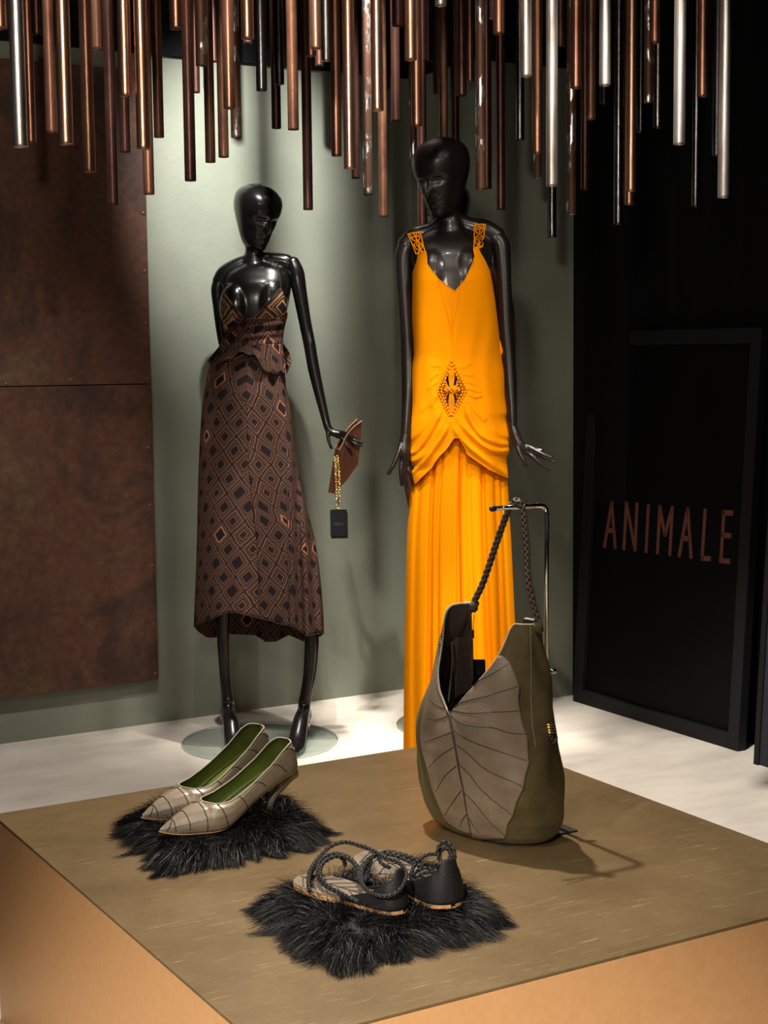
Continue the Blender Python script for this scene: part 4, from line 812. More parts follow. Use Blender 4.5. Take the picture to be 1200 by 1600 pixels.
v, f = obox(SP(fwid, fwid, -.015), sy*(sw_-2*fwid), su*(s_h-2*fwid), sn*.012); mk('board_face', v, f, MT['board'], sg, smooth=False)
def sray(x, y):
    o_ = SP(0, 0, -.003); r = ray(x, y); t = np.dot(o_-CAM, sn)/np.dot(r, sn); return CAM+r*t
def lp(x, y): return sray(930+x/5.217, 770+y/5.217)
LET = [[((137, 80), (77, 440)), ((137, 80), (165, 447)), ((100, 305), (150, 310))], [((257, 83), (236, 457)), ((257, 83), (328, 467)), ((343, 90), (328, 467))], [((436, 103), (418, 480))],
       [((530, 110), (510, 490)), ((530, 110), (570, 345)), ((632, 118), (570, 345)), ((632, 118), (611, 503))], [((757, 128), (687, 513)), ((757, 128), (785, 526)), ((716, 368), (775, 376))],
       [((900, 138), (874, 535)), ((874, 532), (936, 537))], [((1052, 152), (1028, 555)), ((1046, 160), (1116, 165)), ((1038, 345), (1102, 350)), ((1024, 550), (1092, 560))]]
for L_ in LET:
    v, f = join([stroke(lp(*a), lp(*b), sn, .0135 if abs(a[1]-b[1]) > 60 else .017, .0022) for a, b in L_]); mk('letter', v, f, MT['copper_letter'], sg, smooth=False)
# second dark board at the right edge
so2 = A([3.285, 3.41, 0.0])
bd = thing('leaning_board', 'plain blue-black board leaning at the right edge of the picture', 'board', (3.29, 3.05, 0))
MT['velvet'] = mat('blue_black_velvet', (0.010, 0.011, 0.016), 0.9, sheen=0.15, sheen_col=(0.5, 0.55, 0.8), col2=(0.007, 0.007, 0.010), scale=6)
v, f = obox(so2, A([0, -.75, 0]), su*1.9, A([.03, 0, 0])); bevel(mk('board_panel', v, f, MT['velvet'], bd, smooth=False), .003)
v, f = obox(so2+A([.0, .002, 0])-UP*0, A([0, -.02, 0]), su*1.9, A([-.006, 0, 0])); mk('board_edge', v, f, MT['frame'], bd, smooth=False)
#@@SHOES
# ------------------------------------------------------------------ display stand
rb = Zp(851, 1288, PZ); KZ = 0
rodX, rodY = rb[0], rb[1]
def at_col(x, y):                                            # height on the vertical line through the rod seen at row y
    d = (A([rodX, rodY, 0])-CAM) @ M[:, 2]
    for _ in range(4): P = D(x, y, d); d = (A([rodX, rodY, P[2]])-CAM) @ M[:, 2]
    return D(x, y, d)[2]
KZ = at_col(856, 789)
KT = A([rodX, rodY, KZ]) + RT*0.004
sa = Zp(994.5, 1387, PZ); sb = Zp(855, 1418, PZ); adir = (sb-sa); adir[2] = 0; adir /= np.linalg.norm(adir)
# arm end: on the horizontal through the corner, in the direction of its shadow, seen at x = 769
t = np.linspace(0.02, 0.25, 400); pr = proj(KT+adir*t[:, None]); AL = float(t[np.argmin(np.abs(pr[:, 0]-770))])
st_ = thing('display_stand', 'chrome bent-rod display stand with a dark base plate behind the leaf bag', 'stand', (rodX, rodY, PZ))
ex = Zp(903, 1297, PZ+.003); e1_ = Zp(850, 1308, PZ+.003)-ex; e2_ = Zp(878, 1276, PZ+.003)-ex
u1 = e1_/np.linalg.norm(e1_); u2 = A([-u1[1], u1[0], 0]); u2 = u2 if np.dot(u2, e2_) > 0 else -u2
v, f = obox(ex-UP*.003, u1*.16, u2*.12, UP*.0035); bevel(mk('base_plate', v, f, MT['plate'], st_, smooth=False), .001)
bend = [KT-UP*.03, KT-UP*.012+adir*.001, KT-UP*.003+adir*.006, KT+adir*.016]
path = np.vstack([[A([rodX, rodY, PZ+.003])], crom(bend, 16), [KT+adir*AL]])
v, f = tube(path, .0042, 14, False); mk('rod', v, f, MT['chrome'], st_)
v, f = tube([KT+adir*(AL-.003), KT+adir*(AL+.002)], .0052, 14); mk('end_cap', v, f, MT['black_plastic'], st_)
cz = at_col(853, 1048); cc = A([rodX, rodY, cz]); v, f = tube([cc-UP*.006, cc+UP*.006], .0066, 14); mk('clamp', v, f, MT['chrome'], st_)
v, f = tube([cc-RT*.002, cc+RT*.011-FW*.002], .0022, 10); v2, f2 = tube([cc+RT*.011-FW*.002, cc+RT*.017-FW*.003], .0048, 12); mk('clamp_screw', *join([(v, f), (v2, f2)]), MT['chrome'], st_)
# ------------------------------------------------------------------ leaf bag
BR = A([(1299, 700, 846), (1294, 688, 858), (1285, 677, 866), (1262, 666, 872), (1230, 656, 873), (1200, 653, 871), (1165, 652, 867), (1130, 656, 863), (1108, 661, 859), (1080, 668, 855), (1050, 675, 850), (1020, 682, 845), (985, 690, 840), (962, 695, 837), (940, 700, 834)], float)[::-1]
bc = Zp(770, 1299, PZ); dB = float((bc-CAM) @ M[:, 2]); TH = math.radians(40)
bag = thing('leaf_handbag', 'olive suede hobo bag with a big veined leaf on its front', 'handbag', (bc[0], bc[1], PZ))
ax_a = RT*math.cos(TH)-FW*math.sin(TH); ax_b = FW*math.cos(TH)+RT*math.sin(TH)      # along the bag (right end nearer), across it (to the back)
nph, nh = 200, 150
def sec_pt(phi, y):
    xl = np.interp(y, BR[:, 0], BR[:, 1]); xr = np.interp(y, BR[:, 0], BR[:, 2]); hw = (xr-xl)/2*dB/FPX
    rho = np.interp(y, [940, 1000, 1110, 1200, 1260, 1299], [.30, .44, .58, .60, .58, .55])
    Aa = hw/math.sqrt(math.cos(TH)**2+(rho*math.sin(TH))**2); c = D((xl+xr)/2, y, dB); c = c+UP*0
    c2 = bc+RT*np.dot(c-bc, RT); c2[2] = max(PZ+.0015, c[2])
    return c2+ax_a*Aa*math.copysign(abs(math.cos(phi))**.94, math.cos(phi))+ax_b*Aa*rho*math.copysign(abs(math.sin(phi))**.94, math.sin(phi))
def inside(poly, x, y):
    r = False; n = len(poly)
    for i in range(n):
        (a, b), (c, d_) = poly[i], poly[(i+1) % n]
        if (b > y) != (d_ > y) and x < (c-a)*(y-b)/(d_-b)+a: r = not r
    return r
FO = [(703, 1108), (712, 1099), (724, 1087), (737, 1073), (752, 1058), (768, 1041), (780, 1024), (789, 1004), (797, 985), (806, 971), (818, 962), (818, 880), (660, 880), (697, 952), (692, 970), (688.5, 1000), (687.5, 1040), (690, 1075), (695, 1096)]
FO = [(703, 1108), (712, 1099), (724, 1087), (737, 1073), (752, 1058), (768, 1041), (780, 1024), (789, 1004), (797, 985), (806, 971), (816, 963), (822, 961), (822, 880), (705, 880), (708, 947), (699, 955), (693, 970), (689, 1000), (688, 1040), (690.5, 1075), (696, 1098)]
BO = [(737, 930), (737.5, 1075), (765, 1118), (795, 1070), (815, 990), (821, 961), (821, 930)]
RH = [(0, 742, 947), (.12, 724, 944.5), (.25, 709, 947), (.36, 700, 955), (.48, 693.5, 972), (.62, 689.5, 1003), (.8, 688, 1043), (1.0, 690, 1076), (1.18, 695, 1096), (1.32, 703, 1108)]
cols = []; rim = []
ys = np.linspace(1299, 940, 240)
for j in range(nph):
    phi = 2*math.pi*j/nph; front = math.sin(phi) < 0; poly = FO if front else BO; yr = 946 if math.cos(phi) < 0 else 961
    hid = phi-math.pi
    if 0 <= hid <= RH[-1][0]: rim.append(float(np.interp(hid, [q[0] for q in RH], [q[2] for q in RH]))); continue
    for y in ys:
        p = proj(sec_pt(phi, y))
        if inside(poly, p[0], p[1]): yr = max(yr, y) if False else y; break
        if y <= (946 if math.cos(phi) < 0 else 961): yr = y; break
    rim.append(yr)
rim = A(rim, float)
for _ in range(1): rim = (np.roll(rim, 1)+2*rim+np.roll(rim, -1))/4
G = np.zeros((nh, nph, 3))
wr = lambda p, q: 0.0022*math.sin(5*p+q*0.03)+0.0016*math.sin(9*p-q*0.05)
D0 = 742-float(proj(sec_pt(math.pi, 947))[0])
for j in range(nph):
    phi = 2*math.pi*j/nph; hid = phi-math.pi; dx = 0.0
    if 0 <= hid <= RH[-1][0]: dx = float(np.interp(hid, [q[0] for q in RH], [q[1] for q in RH]))-float(proj(sec_pt(phi, rim[j]))[0])
    elif RH[-1][0] < hid < 1.9: dx = (703-float(proj(sec_pt(math.pi+RH[-1][0], 1108))[0]))*(1.9-hid)/(1.9-RH[-1][0])
    elif -.7 < hid < 0: dx = D0*(1+hid/.7)
    for i in range(nh):
        y = 1299+(rim[j]-1299)*(i/(nh-1)); q = sec_pt(phi, y); amp = max(0, min(1, (1290-y)/60))*(1.0 if abs(math.cos(phi)) > .35 or math.sin(phi) > 0 else .35)
        q = q+RT*(dx*dB/FPX*(i/(nh-1))**2.2)
        G[i, j] = q+(ax_a*math.cos(phi)+ax_b*math.sin(phi))*wr(phi, y)*amp*1.3
base = [sec_pt(2*math.pi*j/nph, 1299) for j in range(nph)]; cen = np.mean(base, 0)
V = np.vstack([G.reshape(-1, 3), [cen+UP*.0005]]); F = grid_faces(nh, nph, True).tolist()
F += [[nh*nph, (j+1) % nph, j] for j in range(nph)]
MT['suede_in'] = MT['lining']
bo = mk('bag_body', V, F, None, bag, mats=[MT['suede'], MT['lining'], MT['raw_edge']], fm=np.zeros(len(F), int)); solid(bo, .0028, -1, 1, 2); bo['label'] = 'olive suede pouch with dark lining'
bvB = BVHTree.FromPolygons(V.tolist(), F)
v, f = tube(G[-1], .0016, 6, False, closed=True); mk('rim_edge', v, f, MT['raw_edge'], bag)
# side seam and leaf
C6 = lambda p: (640+p[0]/4.104, 940+p[1]/4.104)
MIDR = [C6(p) for p in ((255, 700), (280, 830), (300, 950), (325, 1100), (350, 1220), (370, 1350), (398, 1490))]
my = [p[1] for p in MIDR]; mxx = [p[0] for p in MIDR]
LR = [(1018, 775), (1025, 786), (1035, 796), (1062, 808), (1076, 812), (1093, 810), (1115, 814), (1135, 818), (1154, 825), (1171, 825), (1193, 827), (1213, 821), (1232, 818), (1254, 807), (1274, 802), (1288, 793), (1303, 791), (1312, 787)]
LL = [(965, 692), (985, 688), (1010, 684), (1047, 677), (1086, 668), (1110, 661.5), (1135, 657), (1154, 656), (1171, 658), (1203, 667), (1232, 674), (1257, 684), (1282, 695), (1296, 716), (1304, 737)]
RIML = [(955, 698), (970, 692), (1000, 688), (1040, 687), (1075, 689.5), (1098, 695), (1108, 702.5)]
def bagpt(x, y, off):
    r = ray(x, y); h = bvB.ray_cast(Vector(CAM), Vector(r/np.linalg.norm(r)))
    if h[0] is None or (np.asarray(h[0])-CAM) @ M[:, 2] > dB+.05:
        q = D(x, y, dB-.05); h = bvB.find_nearest(Vector(q))
    n = np.asarray(h[1]); n = n if np.dot(n, r) < 0 else -n
    return np.asarray(h[0])+n*off
def patch(name, y0, y1, xa, xb, off, nr=90, nc=34):
    W = []
    for i, y in enumerate(np.linspace(y0, y1, nr)):
        a, b = xa(y), xb(y)
        for t in np.linspace(0, 1, nc): W.append(bagpt(a+(b-a)*t, y+(0 if not callable(off) else 0), .0012))
    o = mk(name, A(W), grid_faces(nr, nc), MT['leaf'], bag, label='taupe leather leaf half'); return solid(o, .0014, 0)
ip = lambda tab: (lambda y: float(np.interp(y, [q[0] for q in tab], [q[1] for q in tab])))
def right_in(y): return float(np.interp(y, [1018, 1024, 1041, 1058, 1073, 1087, 1099, 1107], [774, 780.5, 769, 753, 738, 725, 713.5, 704.5])) if y < 1108 else float(np.interp(y, my, mxx))
def botlim(x): return float(np.interp(x, [690, 720, 745, 790, 833], [1290, 1299, 1305, 1313, 1318]))
def left_out(y): return ip(LL)(y)+1.0
def left_in(y): return ip(RIML)(y)-.8 if y < 1107 else float(np.interp(y, my, mxx))
patch('leaf_half', 1019, 1311, right_in, lambda y: max(ip(LR)(y), right_in(y)+.5), .001)
patch('leaf_half', 968, 1303, left_out, lambda y: max(left_in(y), left_out(y)+.5), .001)
def vein(pts, w0, w1):
    c = crom([(a, b, 0) for a, b in pts], 10*len(pts))[:, :2]; W = A([bagpt(x, y, .0018) for x, y in c])
    v, f = tube(W, np.linspace(w0, w1, len(W)), 6, True); mk('leaf_vein', v, f, MT['vein'], bag)
vein(MIDR, .0027, .0009)
for pts in ([(440, 510), (540, 460), (640, 395)], [(295, 660), (400, 630), (520, 600), (690, 545)], [(265, 695), (380, 715), (520, 710), (700, 700)], [(270, 730), (340, 780), (430, 800), (530, 808), (640, 840), (745, 852)],
            [(295, 825), (370, 880), (450, 915), (560, 955), (660, 990), (750, 1018)], [(310, 920), (390, 985), (470, 1060), (560, 1110), (640, 1145), (740, 1195)], [(320, 1040), (390, 1110), (440, 1180), (520, 1260), (600, 1320), (670, 1370)],
            [(350, 1220), (430, 1300), (500, 1390), (560, 1450), (615, 1500)], [(385, 1385), (410, 1430), (450, 1480)], [(240, 690), (180, 665), (130, 615)], [(250, 735), (180, 758), (110, 748)], [(270, 840), (190, 870), (95, 902)],
            [(285, 935), (200, 990), (125, 1066)], [(300, 1055), (230, 1120), (170, 1218)], [(335, 1210), (270, 1300), (228, 1368)], [(365, 1365), (340, 1400), (332, 1440)], [(235, 690), (195, 600), (165, 510)]):
    vein([C6(p) for p in pts], .0011, .0006)
v, f = tube(A([G[i, nph-14]+ax_a*.0004 for i in range(nh-1, 70, -1)]), .0004, 6); mk('side_seam', v, f, MT['raw_edge'], bag)
# inside: divider sheet and leather pull
iv = [D(735, 955, dB+.045), D(738, 1075, dB+.045), D(712, 1090, dB+.02), D(706, 1005, dB+.03), D(716, 985, dB+.035), D(728, 950, dB+.045)]
v, f = join([(A(iv), [[0, 1, 2, 3, 4, 5]])]); solid(mk('divider', v, f, MT['lining'], bag, smooth=False), .002, 0)
v, f = tube(crom([D(706, 1004, dB+.022), D(707, 1030, dB+.016), D(705, 1060, dB+.014), D(701, 1096, dB+.0)], 24), .0022, 8, True, None, .5); mk('divider_edge', v, f, MT['braid_brown'], bag)
# braided strap over the rod
top_p = KT+adir*np.interp(0, [0, 1], [AL*.52, 1]); 
tl, tr_ = G[-1, nph//2], G[-1, nph-5]
xs = proj(KT+adir*t[:, None])[:, 0]; ap = KT+adir*float(t[np.argmin(np.abs(xs-806))])
sd = np.cross(adir, UP); sd = sd if np.dot(sd, FW) > 0 else -sd
dl = float((tl-CAM) @ M[:, 2]); da = float((ap-CAM) @ M[:, 2]); dr = float((tr_-CAM) @ M[:, 2])
lpth = [tl-UP*.012, tl+UP*.004, D(755, 910, dl*.8+da*.2), D(775, 851, dl*.5+da*.5), D(792, 803, dl*.12+da*.88), ap+sd*.009+UP*.004-adir*-.002, ap+UP*.0105, ap-sd*.010+UP*.003-adir*.006, D(819, 812, da*.9+dr*.1-.006), D(823, 860, da*.6+dr*.4), D(826, 910, da*.3+dr*.7), tr_+UP*.004, tr_-UP*.012]
v, f = braid(crom(lpth, 300), .0040, .0022, .034, 3, 6, 20); mk('braided_strap', v, f, MT['braid_brown'], bag, label='brown braided leather strap')
for p, q in ((tl, lpth[2]), (tr_, lpth[-3])):
    dd = (q-p)/np.linalg.norm(q-p); v, f = tube([p-dd*.014, p+dd*.004], .0080, 12, False); mk('strap_collar', v, f, MT['suede'], bag)
gx = proj(G[60, :]);
def edge_pt(x, y, dd): return D(x, y, dB+dd)
kn = bagpt(862, 1140, .004); kn = D(858.5, 1138, float((kn-CAM) @ M[:, 2]))
rg = []
for i in range(4):
    c = D(857.5+.6*i, 1131+i*4.2, float((kn-CAM) @ M[:, 2])); a = np.linspace(0, 2*math.pi, 18, endpoint=False); rg.append(tube([c+RT*.0065*math.cos(q)+FW*.0065*math.sin(q)+UP*.001*math.cos(q) for q in a], .0021, 8, False, closed=True))
v, f = join(rg); mk('gold_rings', v, f, MT['gold'], bag, label='coiled gold rings')
kc = D(862, 1153, float((kn-CAM) @ M[:, 2])); a = np.linspace(0, 2*math.pi, 60, endpoint=False)
v, f = braid([kc+RT*(.0052*math.cos(q)+.002*math.cos(3*q))+UP*(.0052*math.sin(2*q))+FW*.004*math.sin(3*q) for q in a], .0022, .0014, .018, 2, 6, 12); mk('strap_knot', v, f, MT['braid_brown'], bag)
bt = thing('hang_tag', 'small black card tag on a cord inside the leaf bag opening', 'tag', D(748, 1050, dB+.03))
_d = d1
def card2(x0, x1, y0, y1, dep): return card(x0, x1, y0, y1, dep, .003, .0012)
tg2 = mk('tag_card', *card2(737.5, 758.5, 1030, 1078, dB+.06), MT['card'], bt, smooth=False)
v, f = dome(D(739.6, 1039, dB+.0588), .0012, -FW, .3); mk('tag_eyelet', v, f, MT['raw_edge'], tg2)
for x0, x1, y in ((739, 750, 1052), (739, 748, 1060), (739, 749, 1062)): v, f = tube([D(x0, y, dB+.0592), D(x1, y-.3, dB+.0592)], .0004, 5); mk('tag_line', v, f, MT['print_grey'], tg2)
v, f = tube(crom([D(741, 960, dB+.06), D(739, 990, dB+.06), D(739.5, 1036, dB+.0605)], 20), .0007, 6); mk('tag_cord', v, f, MT['thread'], bt)
v, f = tube([D(739, 985, dB+.06), D(739.3, 996, dB+.06)], .0020, 10); mk('tag_toggle', v, f, MT['black_plastic'], bt)
# ------------------------------------------------------------------ fur pads
def fur_pad(name, label, corners, th, seed, n=26000, feet=()):
    g = np.random.default_rng(seed); c = A(corners, float); ctr = c.mean(0)
    root = thing(name, label, 'fur pad', (ctr[0], ctr[1], PZ), 'black fur display pads')
    def bil(u, v): return ((1-u)*(1-v))[:, None]*c[0]+((1-u)*v)[:, None]*c[1]+(u*v)[:, None]*c[2]+(u*(1-v))[:, None]*c[3]
    # cushion
    m_ = 26; uu, vv = np.meshgrid(np.linspace(0, 1, m_), np.linspace(0, 1, m_), indexing='ij'); top = bil(uu.ravel(), vv.ravel()); e = np.minimum(np.minimum(uu, 1-uu), np.minimum(vv, 1-vv)).ravel()
    hz = th*np.clip(e/.10, 0, 1)**.45; Vt = np.column_stack([top[:, 0], top[:, 1], PZ+.001+hz]); Vb = np.column_stack([top[:, 0], top[:, 1], np.full(len(top), PZ+.0005)])
    F = grid_faces(m_, m_).tolist()+(grid_faces(m_, m_, flip=True)+len(Vt)).tolist(); mk('cushion', np.vstack([Vt, Vb]), F, MT['pad'], root)
    # strands, in clumps, combed outwards and down over the sides
    nc_ = 420; cu = g.random((nc_, 2)); lean = g.normal(0, .35, (nc_, 2)); cl_len = g.uniform(.75, 1.3, nc_)
    u = g.random(n); v = g.random(n); ed = g.random(n) < .42; side = g.integers(0, 4, n); q = np.abs(g.normal(0, .03, n))
    u = np.where(ed & (side == 0), q, np.where(ed & (side == 1), 1-q, u)); v = np.where(ed & (side == 2), q, np.where(ed & (side == 3), 1-q, v)); u = np.clip(u, 0, 1); v = np.clip(v, 0, 1)
    k = np.argmin((u[:, None]-cu[None, :, 0])**2+(v[:, None]-cu[None, :, 1])**2, 1)
    P = bil(u, v); ee = np.minimum(np.minimum(u, 1-u), np.minimum(v, 1-v)); z = PZ+.002+th*np.clip(ee/.10, 0, 1)**.45*g.uniform(.6, 1, n)
    P = np.column_stack([P[:, :2], z]); out = P[:, :2]-ctr[:2]; out = out/(np.abs(out).max()+1e-9)
    edge = np.clip(1-ee/.16, 0, 1)[:, None]
    dirx = np.column_stack([out*(.35+.8*edge)+lean[k]*.8+g.normal(0, .12, (n, 2)), (.55-.35*edge[:, 0])+g.normal(0, .10, n)]); dirx /= np.linalg.norm(dirx, axis=1)[:, None]
    cp = bil(cu[:, 0], cu[:, 1])[k]; pull = np.column_stack([(cp[:, :2]-P[:, :2])*.55, np.zeros(n)])
    Ln = g.uniform(.030, .056, n)*cl_len[k]; S = 6; pts = []
    for i in range(S):
        t = i/(S-1); gz = np.column_stack([lean[k]*.010, np.full(n, -.016-.010*edge[:, 0])])*t*t*1.3
        p = P+dirx*(Ln*t)[:, None]+gz+pull*t**1.3*(1-.6*edge); 
        for a_, b_, rad, zl in feet:
            ab = (b_-a_)[:2]; tt = np.clip(((p[:, :2]-a_[:2]) @ ab)/(ab @ ab), 0, 1); dd = np.linalg.norm(p[:, :2]-a_[:2]-tt[:, None]*ab, axis=1)
            p[:, 2] = np.where(dd < rad, np.minimum(p[:, 2], zl-.003), p[:, 2])
        p[:, 2] = np.maximum(p[:, 2], PZ+.0015+.002*g.random(n)); pts.append(p)
    pts = np.stack(pts, 1); tn = np.gradient(pts, axis=1); sdv = np.cross(tn, (CAM-P)[:, None, :]+g.normal(0, .8, (n, 1, 3))); sdv /= np.linalg.norm(sdv, axis=2)[:, :, None]+1e-12
    wd = np.linspace(.00048, .00008, S)[None, :, None]; V = np.stack([pts-sdv*wd, pts+sdv*wd], 2).reshape(-1, 3)
    b = np.arange(n)[:, None]*(S*2); i = np.arange(S-1)[None, :]*2; F = np.stack([b+i, b+i+1, b+i+3, b+i+2], -1).reshape(-1, 4)
    o = mk('fur', V, F, MT['fur'], root); o['kind'] = 'stuff'; return root
def padc(pts, z, shrink):
    c = A([Zp(x, y, z) for x, y in pts]); m_ = c.mean(0); c = m_+(c-m_)*shrink; c[:, 2] = PZ; return c
TH1 = .036; zp = PZ+TH1+.004; zq = PZ+TH1+.008
fur_pad('fur_pad', 'black shaggy fur pad under the pair of taupe pumps', padc([(194, 1276), (264, 1348), (500, 1302), (425, 1238)], PZ+.02, .91), TH1, 3, feet=[(Zp(a, b, zp), Zp(c, d_, zp), .030, zp) for a, b, c, d_ in ((270, 1302, 345, 1302), (240, 1280, 315, 1282))])
fur_pad('fur_pad', 'black shaggy fur pad under the strappy sandals', padc([(405, 1402), (528, 1498), (772, 1432), (680, 1354)], PZ+.02, .92), TH1, 5, feet=[(Zp(a, b, zq), Zp(c, d_, zq), .036, zq) for a, b, c, d_ in ((490, 1384, 610, 1420), (595, 1348, 685, 1405))])
# ------------------------------------------------------------------ pumps
def pump(label, toe_px, heel_px, zs):
    T = Zp(*toe_px, zs+.006); Hh = Zp(*heel_px, zs+.056); fx = Hh-T; fx[2] = 0; Lh = np.linalg.norm(fx); fx /= Lh; sy_ = np.cross(UP, fx); sc = Lh/.205
    o0 = A([T[0], T[1], zs]); root = thing('pump_shoe', label, 'shoe', o0, 'pair of taupe pumps')
    X_ = [0, .03, .08, .15, .22, .30, .36, .42, .5, .6, .7, .8, .9, .96, 1.0]
    ZB = [.006, .004, .0015, 0, 0, 0, .001, .004, .013, .027, .039, .049, .057, .060, .062]
    ZT = [.010, .014, .020, .027, .033, .037, .036, .037, .043, .054, .068, .082, .096, .101, .102]
    WD = [.0012, .0050, .0110, .0195, .0275, .0345, .0370, .036, .033, .0295, .0275, .027, .0260, .0215, .004]
    OP = [0, 0, 0, 0, 0, .0005, .019, .0245, .026, .0245, .0235, .023, .0215, .017, .006]
    def S(x, a, off=0.0):
        zb, zt, w = [float(pchip(X_, q, x)) for q in (ZB, ZT, WD)]; o_ = float(np.interp(x, [0, .30, .305, .32, .34, .37, .42, .5, .6, .7, .8, .9, .96, .985, 1.0], [0, 0, .004, .012, .0175, .022, .0255, .0262, .0248, .0236, .023, .0218, .0180, .0125, .002])); h = zt-zb; aa = abs(a)
        y_ = float(np.interp(aa, [0, .16, .30, .40, .52, .66, .82, 1], [0, .45*w, .80*w, .96*w, w, o_+(w-o_)*.90, o_+(w-o_)*.55, o_])); z_ = float(np.interp(aa, [0, .16, .30, .40, .52, .66, .82, 1], [zb, zb, zb+.03*h, zb+.13*h, zb+.34*h, zb+.62*h, zb+.87*h, zt]))
        q = A([y_*math.copysign(1, a) if a else 0.0, z_]); 
        if off: n = A([q[0]/max(w, 1e-3), (q[1]-(zb+.4*h))/max(h*.6, 1e-3)]); n /= np.linalg.norm(n)+1e-9; q = q+n*off
        xo = x*.205-.011*min(1, max(0, (x-.75)/.25))*max(0, (q[1]-zb)/max(h, 1e-4))**2
        return o0+sc*(fx*xo+sy_*q[0]+UP*q[1])
    xs_ = np.concatenate([np.linspace(0, .29, 30), np.linspace(.3, .40, 34), np.linspace(.41, 1, 46)]); aa = np.linspace(-1, 1, 65)
    g = A([[S(x, a) for a in aa] for x in xs_]); nx, na = g.shape[:2]
    mk('upper', g.reshape(-1, 3), grid_faces(nx, na, flip=True), MT['pump'], root)
    xi = xs_[31:]; gi = A([[S(x, a, -.0016) for a in aa] for x in np.linspace(.12, .995, 80)]); mk('lining', gi.reshape(-1, 3), grid_faces(80, na), MT['green'], root, label='green leather lining')
    io = A([[o0+sc*(fx*x*.205+sy_*t*float(pchip(X_, WD, x))*.80+UP*(float(pchip(X_, ZB, x))+.0035)) for t in np.linspace(-1, 1, 9)] for x in np.linspace(.1, .98, 50)]); solid(mk('insole', io.reshape(-1, 3), grid_faces(50, 9), MT['green'], root, label='green insole'), .0015, 0)
    k = [i for i, x in enumerate(xs_) if x >= .301]
    rimp = np.vstack([g[k[::-1], 0], g[k, -1]]); rimp = crom(rimp, 160); v, f = tube(rimp, .0010*sc, 6); mk('topline', v, f, MT['raw_edge'], root)
    for s_ in (-1, 1):
        v, f = tube([S(x, s_*.31, .0004) for x in np.linspace(.0, .99, 60)], .0013*sc, 6); mk('sole_edge', v, f, MT['sole'] if s_ > 0 else MT['sole'], root)
    hp = [o0+sc*(fx*.205*.92+UP*.056), o0+sc*(fx*.205*.885+UP*.040), o0+sc*(fx*.205*.82+UP*.022), o0+sc*(fx*.205*.78+UP*-.004)]
    v, f = tube(crom(hp, 20), pchip([0, .3, .6, 1], A([.019, .0095, .0050, .0038])*sc, np.linspace(0, 1, 20)), 14); mk('heel', v, f, MT['pump'], root, label='slim stiletto heel')
    for x0, x1, a0, a1 in ((.035, .085, .50, 1), (.085, .085, .5, 1), (.165, .165, .48, 1), (.262, .275, .42, 1), (.40, .36, .42, 1), (.56, .50, .42, 1), (.70, .62, .55, 1), (.86, .76, .5, .99), (.98, .90, .66, .97)):
        for s_ in (-1, 1):
            v, f = tube([S(x0+(x1-x0)*t, s_*(a0+(a1-a0)*t), .0003) for t in np.linspace(0, 1, 16)], .0007*sc, 6); mk('leaf_line', v, f, MT['vein'], root)
    return root
pump('taupe pointed pump with green lining, the nearer of the pair', (250, 1301), (462, 1218), zp)
pump('taupe pointed pump with green lining, the farther of the pair', (222, 1279), (418, 1194), zp)
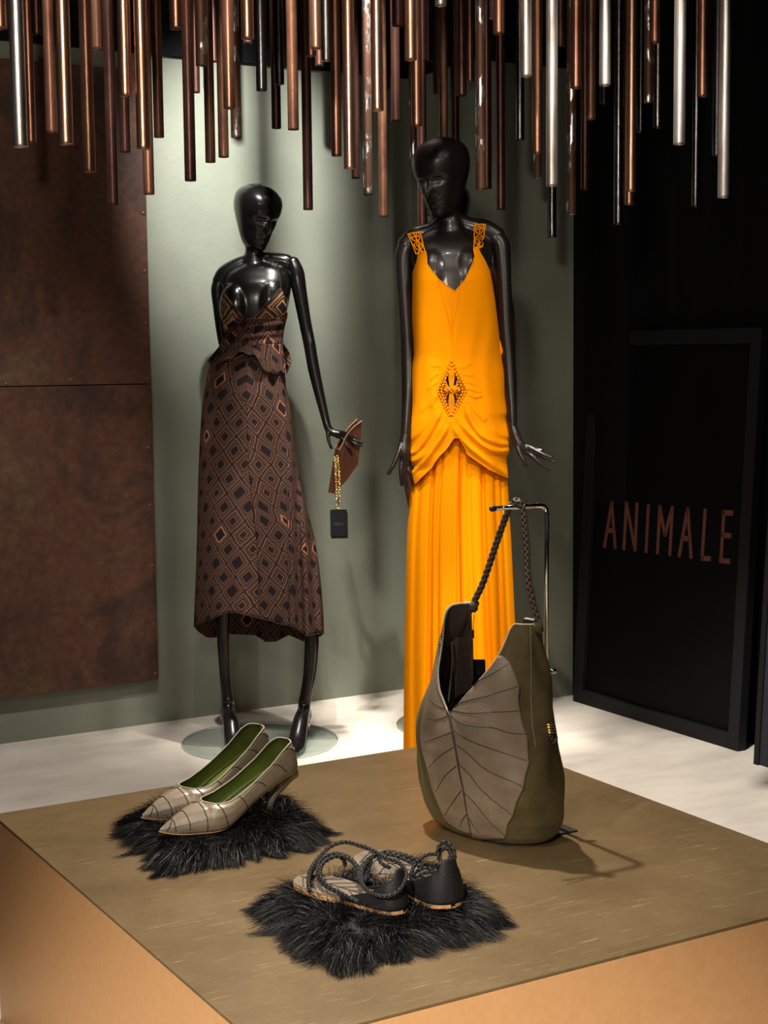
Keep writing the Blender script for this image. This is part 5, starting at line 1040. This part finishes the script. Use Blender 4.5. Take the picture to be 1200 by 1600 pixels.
# ------------------------------------------------------------------ sandals
def sandal(label, toe_px, heel_px, zs, tabh, cords_):
    T = Zp(*toe_px, zs); Hh = Zp(*heel_px, zs); fx = Hh-T; fx[2] = 0; Ls = np.linalg.norm(fx); fx /= Ls; sy_ = np.cross(UP, fx)
    root = thing('sandal', label, 'sandal', A([T[0], T[1], zs]), 'pair of lace-up sandals'); o0 = A([T[0], T[1], zs]); sc = Ls/.235
    xs_ = np.linspace(0, 1, 60); W_ = pchip([0, .02, .08, .2, .33, .5, .65, .8, .92, .98, 1], [.002, .014, .028, .036, .038, .033, .028, .028, .025, .014, .003], xs_)*Ls/.235*1.05
    def slab(z0, z1, k):
        L_ = [o0+fx*(x*Ls)+sy_*w*k for x, w in zip(xs_, W_)]; R_ = [o0+fx*(x*Ls)-sy_*w*k for x, w in zip(xs_, W_)]; n = len(L_)
        V = np.vstack([A(L_)+UP*z0, A(R_)+UP*z0, A(L_)+UP*z1, A(R_)+UP*z1]); F = []
        for i in range(n-1): F += [[i, i+1, n+i+1, n+i], [2*n+i, 3*n+i, 3*n+i+1, 2*n+i+1], [i, 2*n+i, 2*n+i+1, i+1], [n+i, n+i+1, 3*n+i+1, 3*n+i]]
        return V, F
    mk('outsole', *slab(0, .007, 1.0), MT['sole'], root, smooth=False); mk('footbed', *slab(.0072, .0095, .965), MT['insole'], root, smooth=False)
    z1 = .0101
    def fl(x, s): return o0+fx*x*Ls+sy_*s*float(np.interp(x, xs_, W_))*.93+UP*z1
    for pts in ([(.03, 0), (.35, .08), (.72, .02)],)+tuple([(.05+.11*i, .02), (.10+.12*i, s*.45), (.18+.12*i, s*.92)] for i in range(5) for s in (-1, 1)):
        v, f = tube(crom([fl(*p) for p in pts], 14), .0009, 6); mk('footbed_vein', v, f, MT['vein'], root)
    # heel cup with a tab
    n, m_ = 48, 14; V = []; th_ = np.linspace(-1, 1, n)
    for t in th_:
        at = abs(t); xx = np.interp(at, [0, .12, .3, .5, 1], [1.0, .985, .93, .84, .54]); ww = float(np.interp(xx, xs_, W_))*1.0*math.copysign(1, t)
        if at < .12: ww = float(np.interp(.985, xs_, W_))*t/.12
        hh = np.interp(at, [0, .10, .16, .35, .6, .85, 1], [tabh, tabh, tabh*.72, tabh*.56, tabh*.34, tabh*.16, tabh*.06])
        for q in np.linspace(0, 1, m_):
            inn = 1-.16*q*q*(1-.3*at); V.append(o0+fx*(xx-.035*q*q*(1-at))*Ls+sy_*ww*inn+UP*(.006+hh*q))
    solid(mk('heel_cup', A(V), grid_faces(n, m_), MT['black_leather'], root, label='black leather heel cup with tab'), .0022*1.0, 0)
    br = []
    for pts in cords_: 
        w_ = crom([Zp(450+x/4, 1290+y/4, PZ+z) for x, y, z in pts], 40*len(pts)); br.append(braid(w_, .0021, .00125, .018, 2, 5, 16))
    v, f = join(br); mk('braided_laces', v, f, MT['braid_black'], root, label='coiled black braided laces')
zsn = zq
h = TH1
sandal('leaf-bed sandal with coiled black laces, the nearer of the pair', (466, 1378), (632, 1427), zsn, .060,
  [[(135, 410, h+.02), (128, 340, h+.028), (150, 260, h+.035), (210, 180, h+.045), (280, 122, h+.055), (360, 103, h+.06), (450, 125, h+.062), (530, 155, h+.06), (620, 205, h+.062), (690, 228, h+.062), (735, 290, h+.06), (722, 370, h+.055), (660, 430, h+.045), (580, 442, h+.038), (500, 410, h+.034), (452, 340, h+.034), (450, 280, h+.035), (490, 222, h+.04), (560, 178, h+.045), (660, 182, h+.045), (760, 204, h+.04), (850, 250, h+.03)],
   [(440, 478, h+.022), (340, 425, h+.024), (250, 375, h+.028), (200, 310, h+.034), (215, 240, h+.04), (285, 195, h+.046), (350, 195, h+.046), (410, 235, h+.042), (440, 300, h+.034), (425, 345, h+.026)],
   [(420, 470, h+.02), (310, 420, h+.022), (225, 370, h+.026), (185, 300, h+.032), (200, 225, h+.038), (270, 178, h+.044), (345, 183, h+.046), (400, 215, h+.044), (430, 270, h+.036), (440, 330, h+.026)],
   [(165, 400, h+.016), (140, 330, h+.022), (165, 255, h+.030), (230, 200, h+.038), (300, 185, h+.042), (345, 210, h+.038), (360, 255, h+.026)],
   [(470, 370, h+.024), (462, 290, h+.034), (495, 222, h+.044), (545, 190, h+.05), (580, 172, h+.052), (650, 165, h+.05), (760, 195, h+.044), (830, 225, h+.036), (880, 255, h+.028)],
   [(640, 265, h+.040), (590, 240, h+.044), (570, 200, h+.048), (610, 180, h+.05), (680, 190, h+.048), (770, 230, h+.038), (840, 265, h+.028)],
   [(480, 350, h+.022), (490, 280, h+.032), (520, 215, h+.042), (500, 330, h+.022), (560, 345, h+.02)]])
sandal('leaf-bed sandal with looped lace at its heel, the farther of the pair', (572, 1338), (708, 1419), zsn, .066,
  [[(945, 215, h+.062), (935, 150, h+.075), (970, 106, h+.082), (1018, 128, h+.078), (1042, 185, h+.066), (1020, 268, h+.046)], [(950, 218, h+.062), (950, 165, h+.070), (985, 140, h+.075), (1016, 166, h+.070), (1008, 218, h+.060)],
   [(935, 178, h+.068), (870, 182, h+.062), (805, 228, h+.052), (772, 300, h+.038), (785, 370, h+.026), (840, 395, h+.02)],
   [(760, 330, h+.02), (800, 290, h+.028), (860, 265, h+.034), (935, 285, h+.030)], [(770, 350, h+.018), (830, 305, h+.028), (890, 290, h+.030), (945, 300, h+.028)], [(760, 375, h+.016), (820, 335, h+.022), (880, 325, h+.024), (930, 330, h+.022)]])
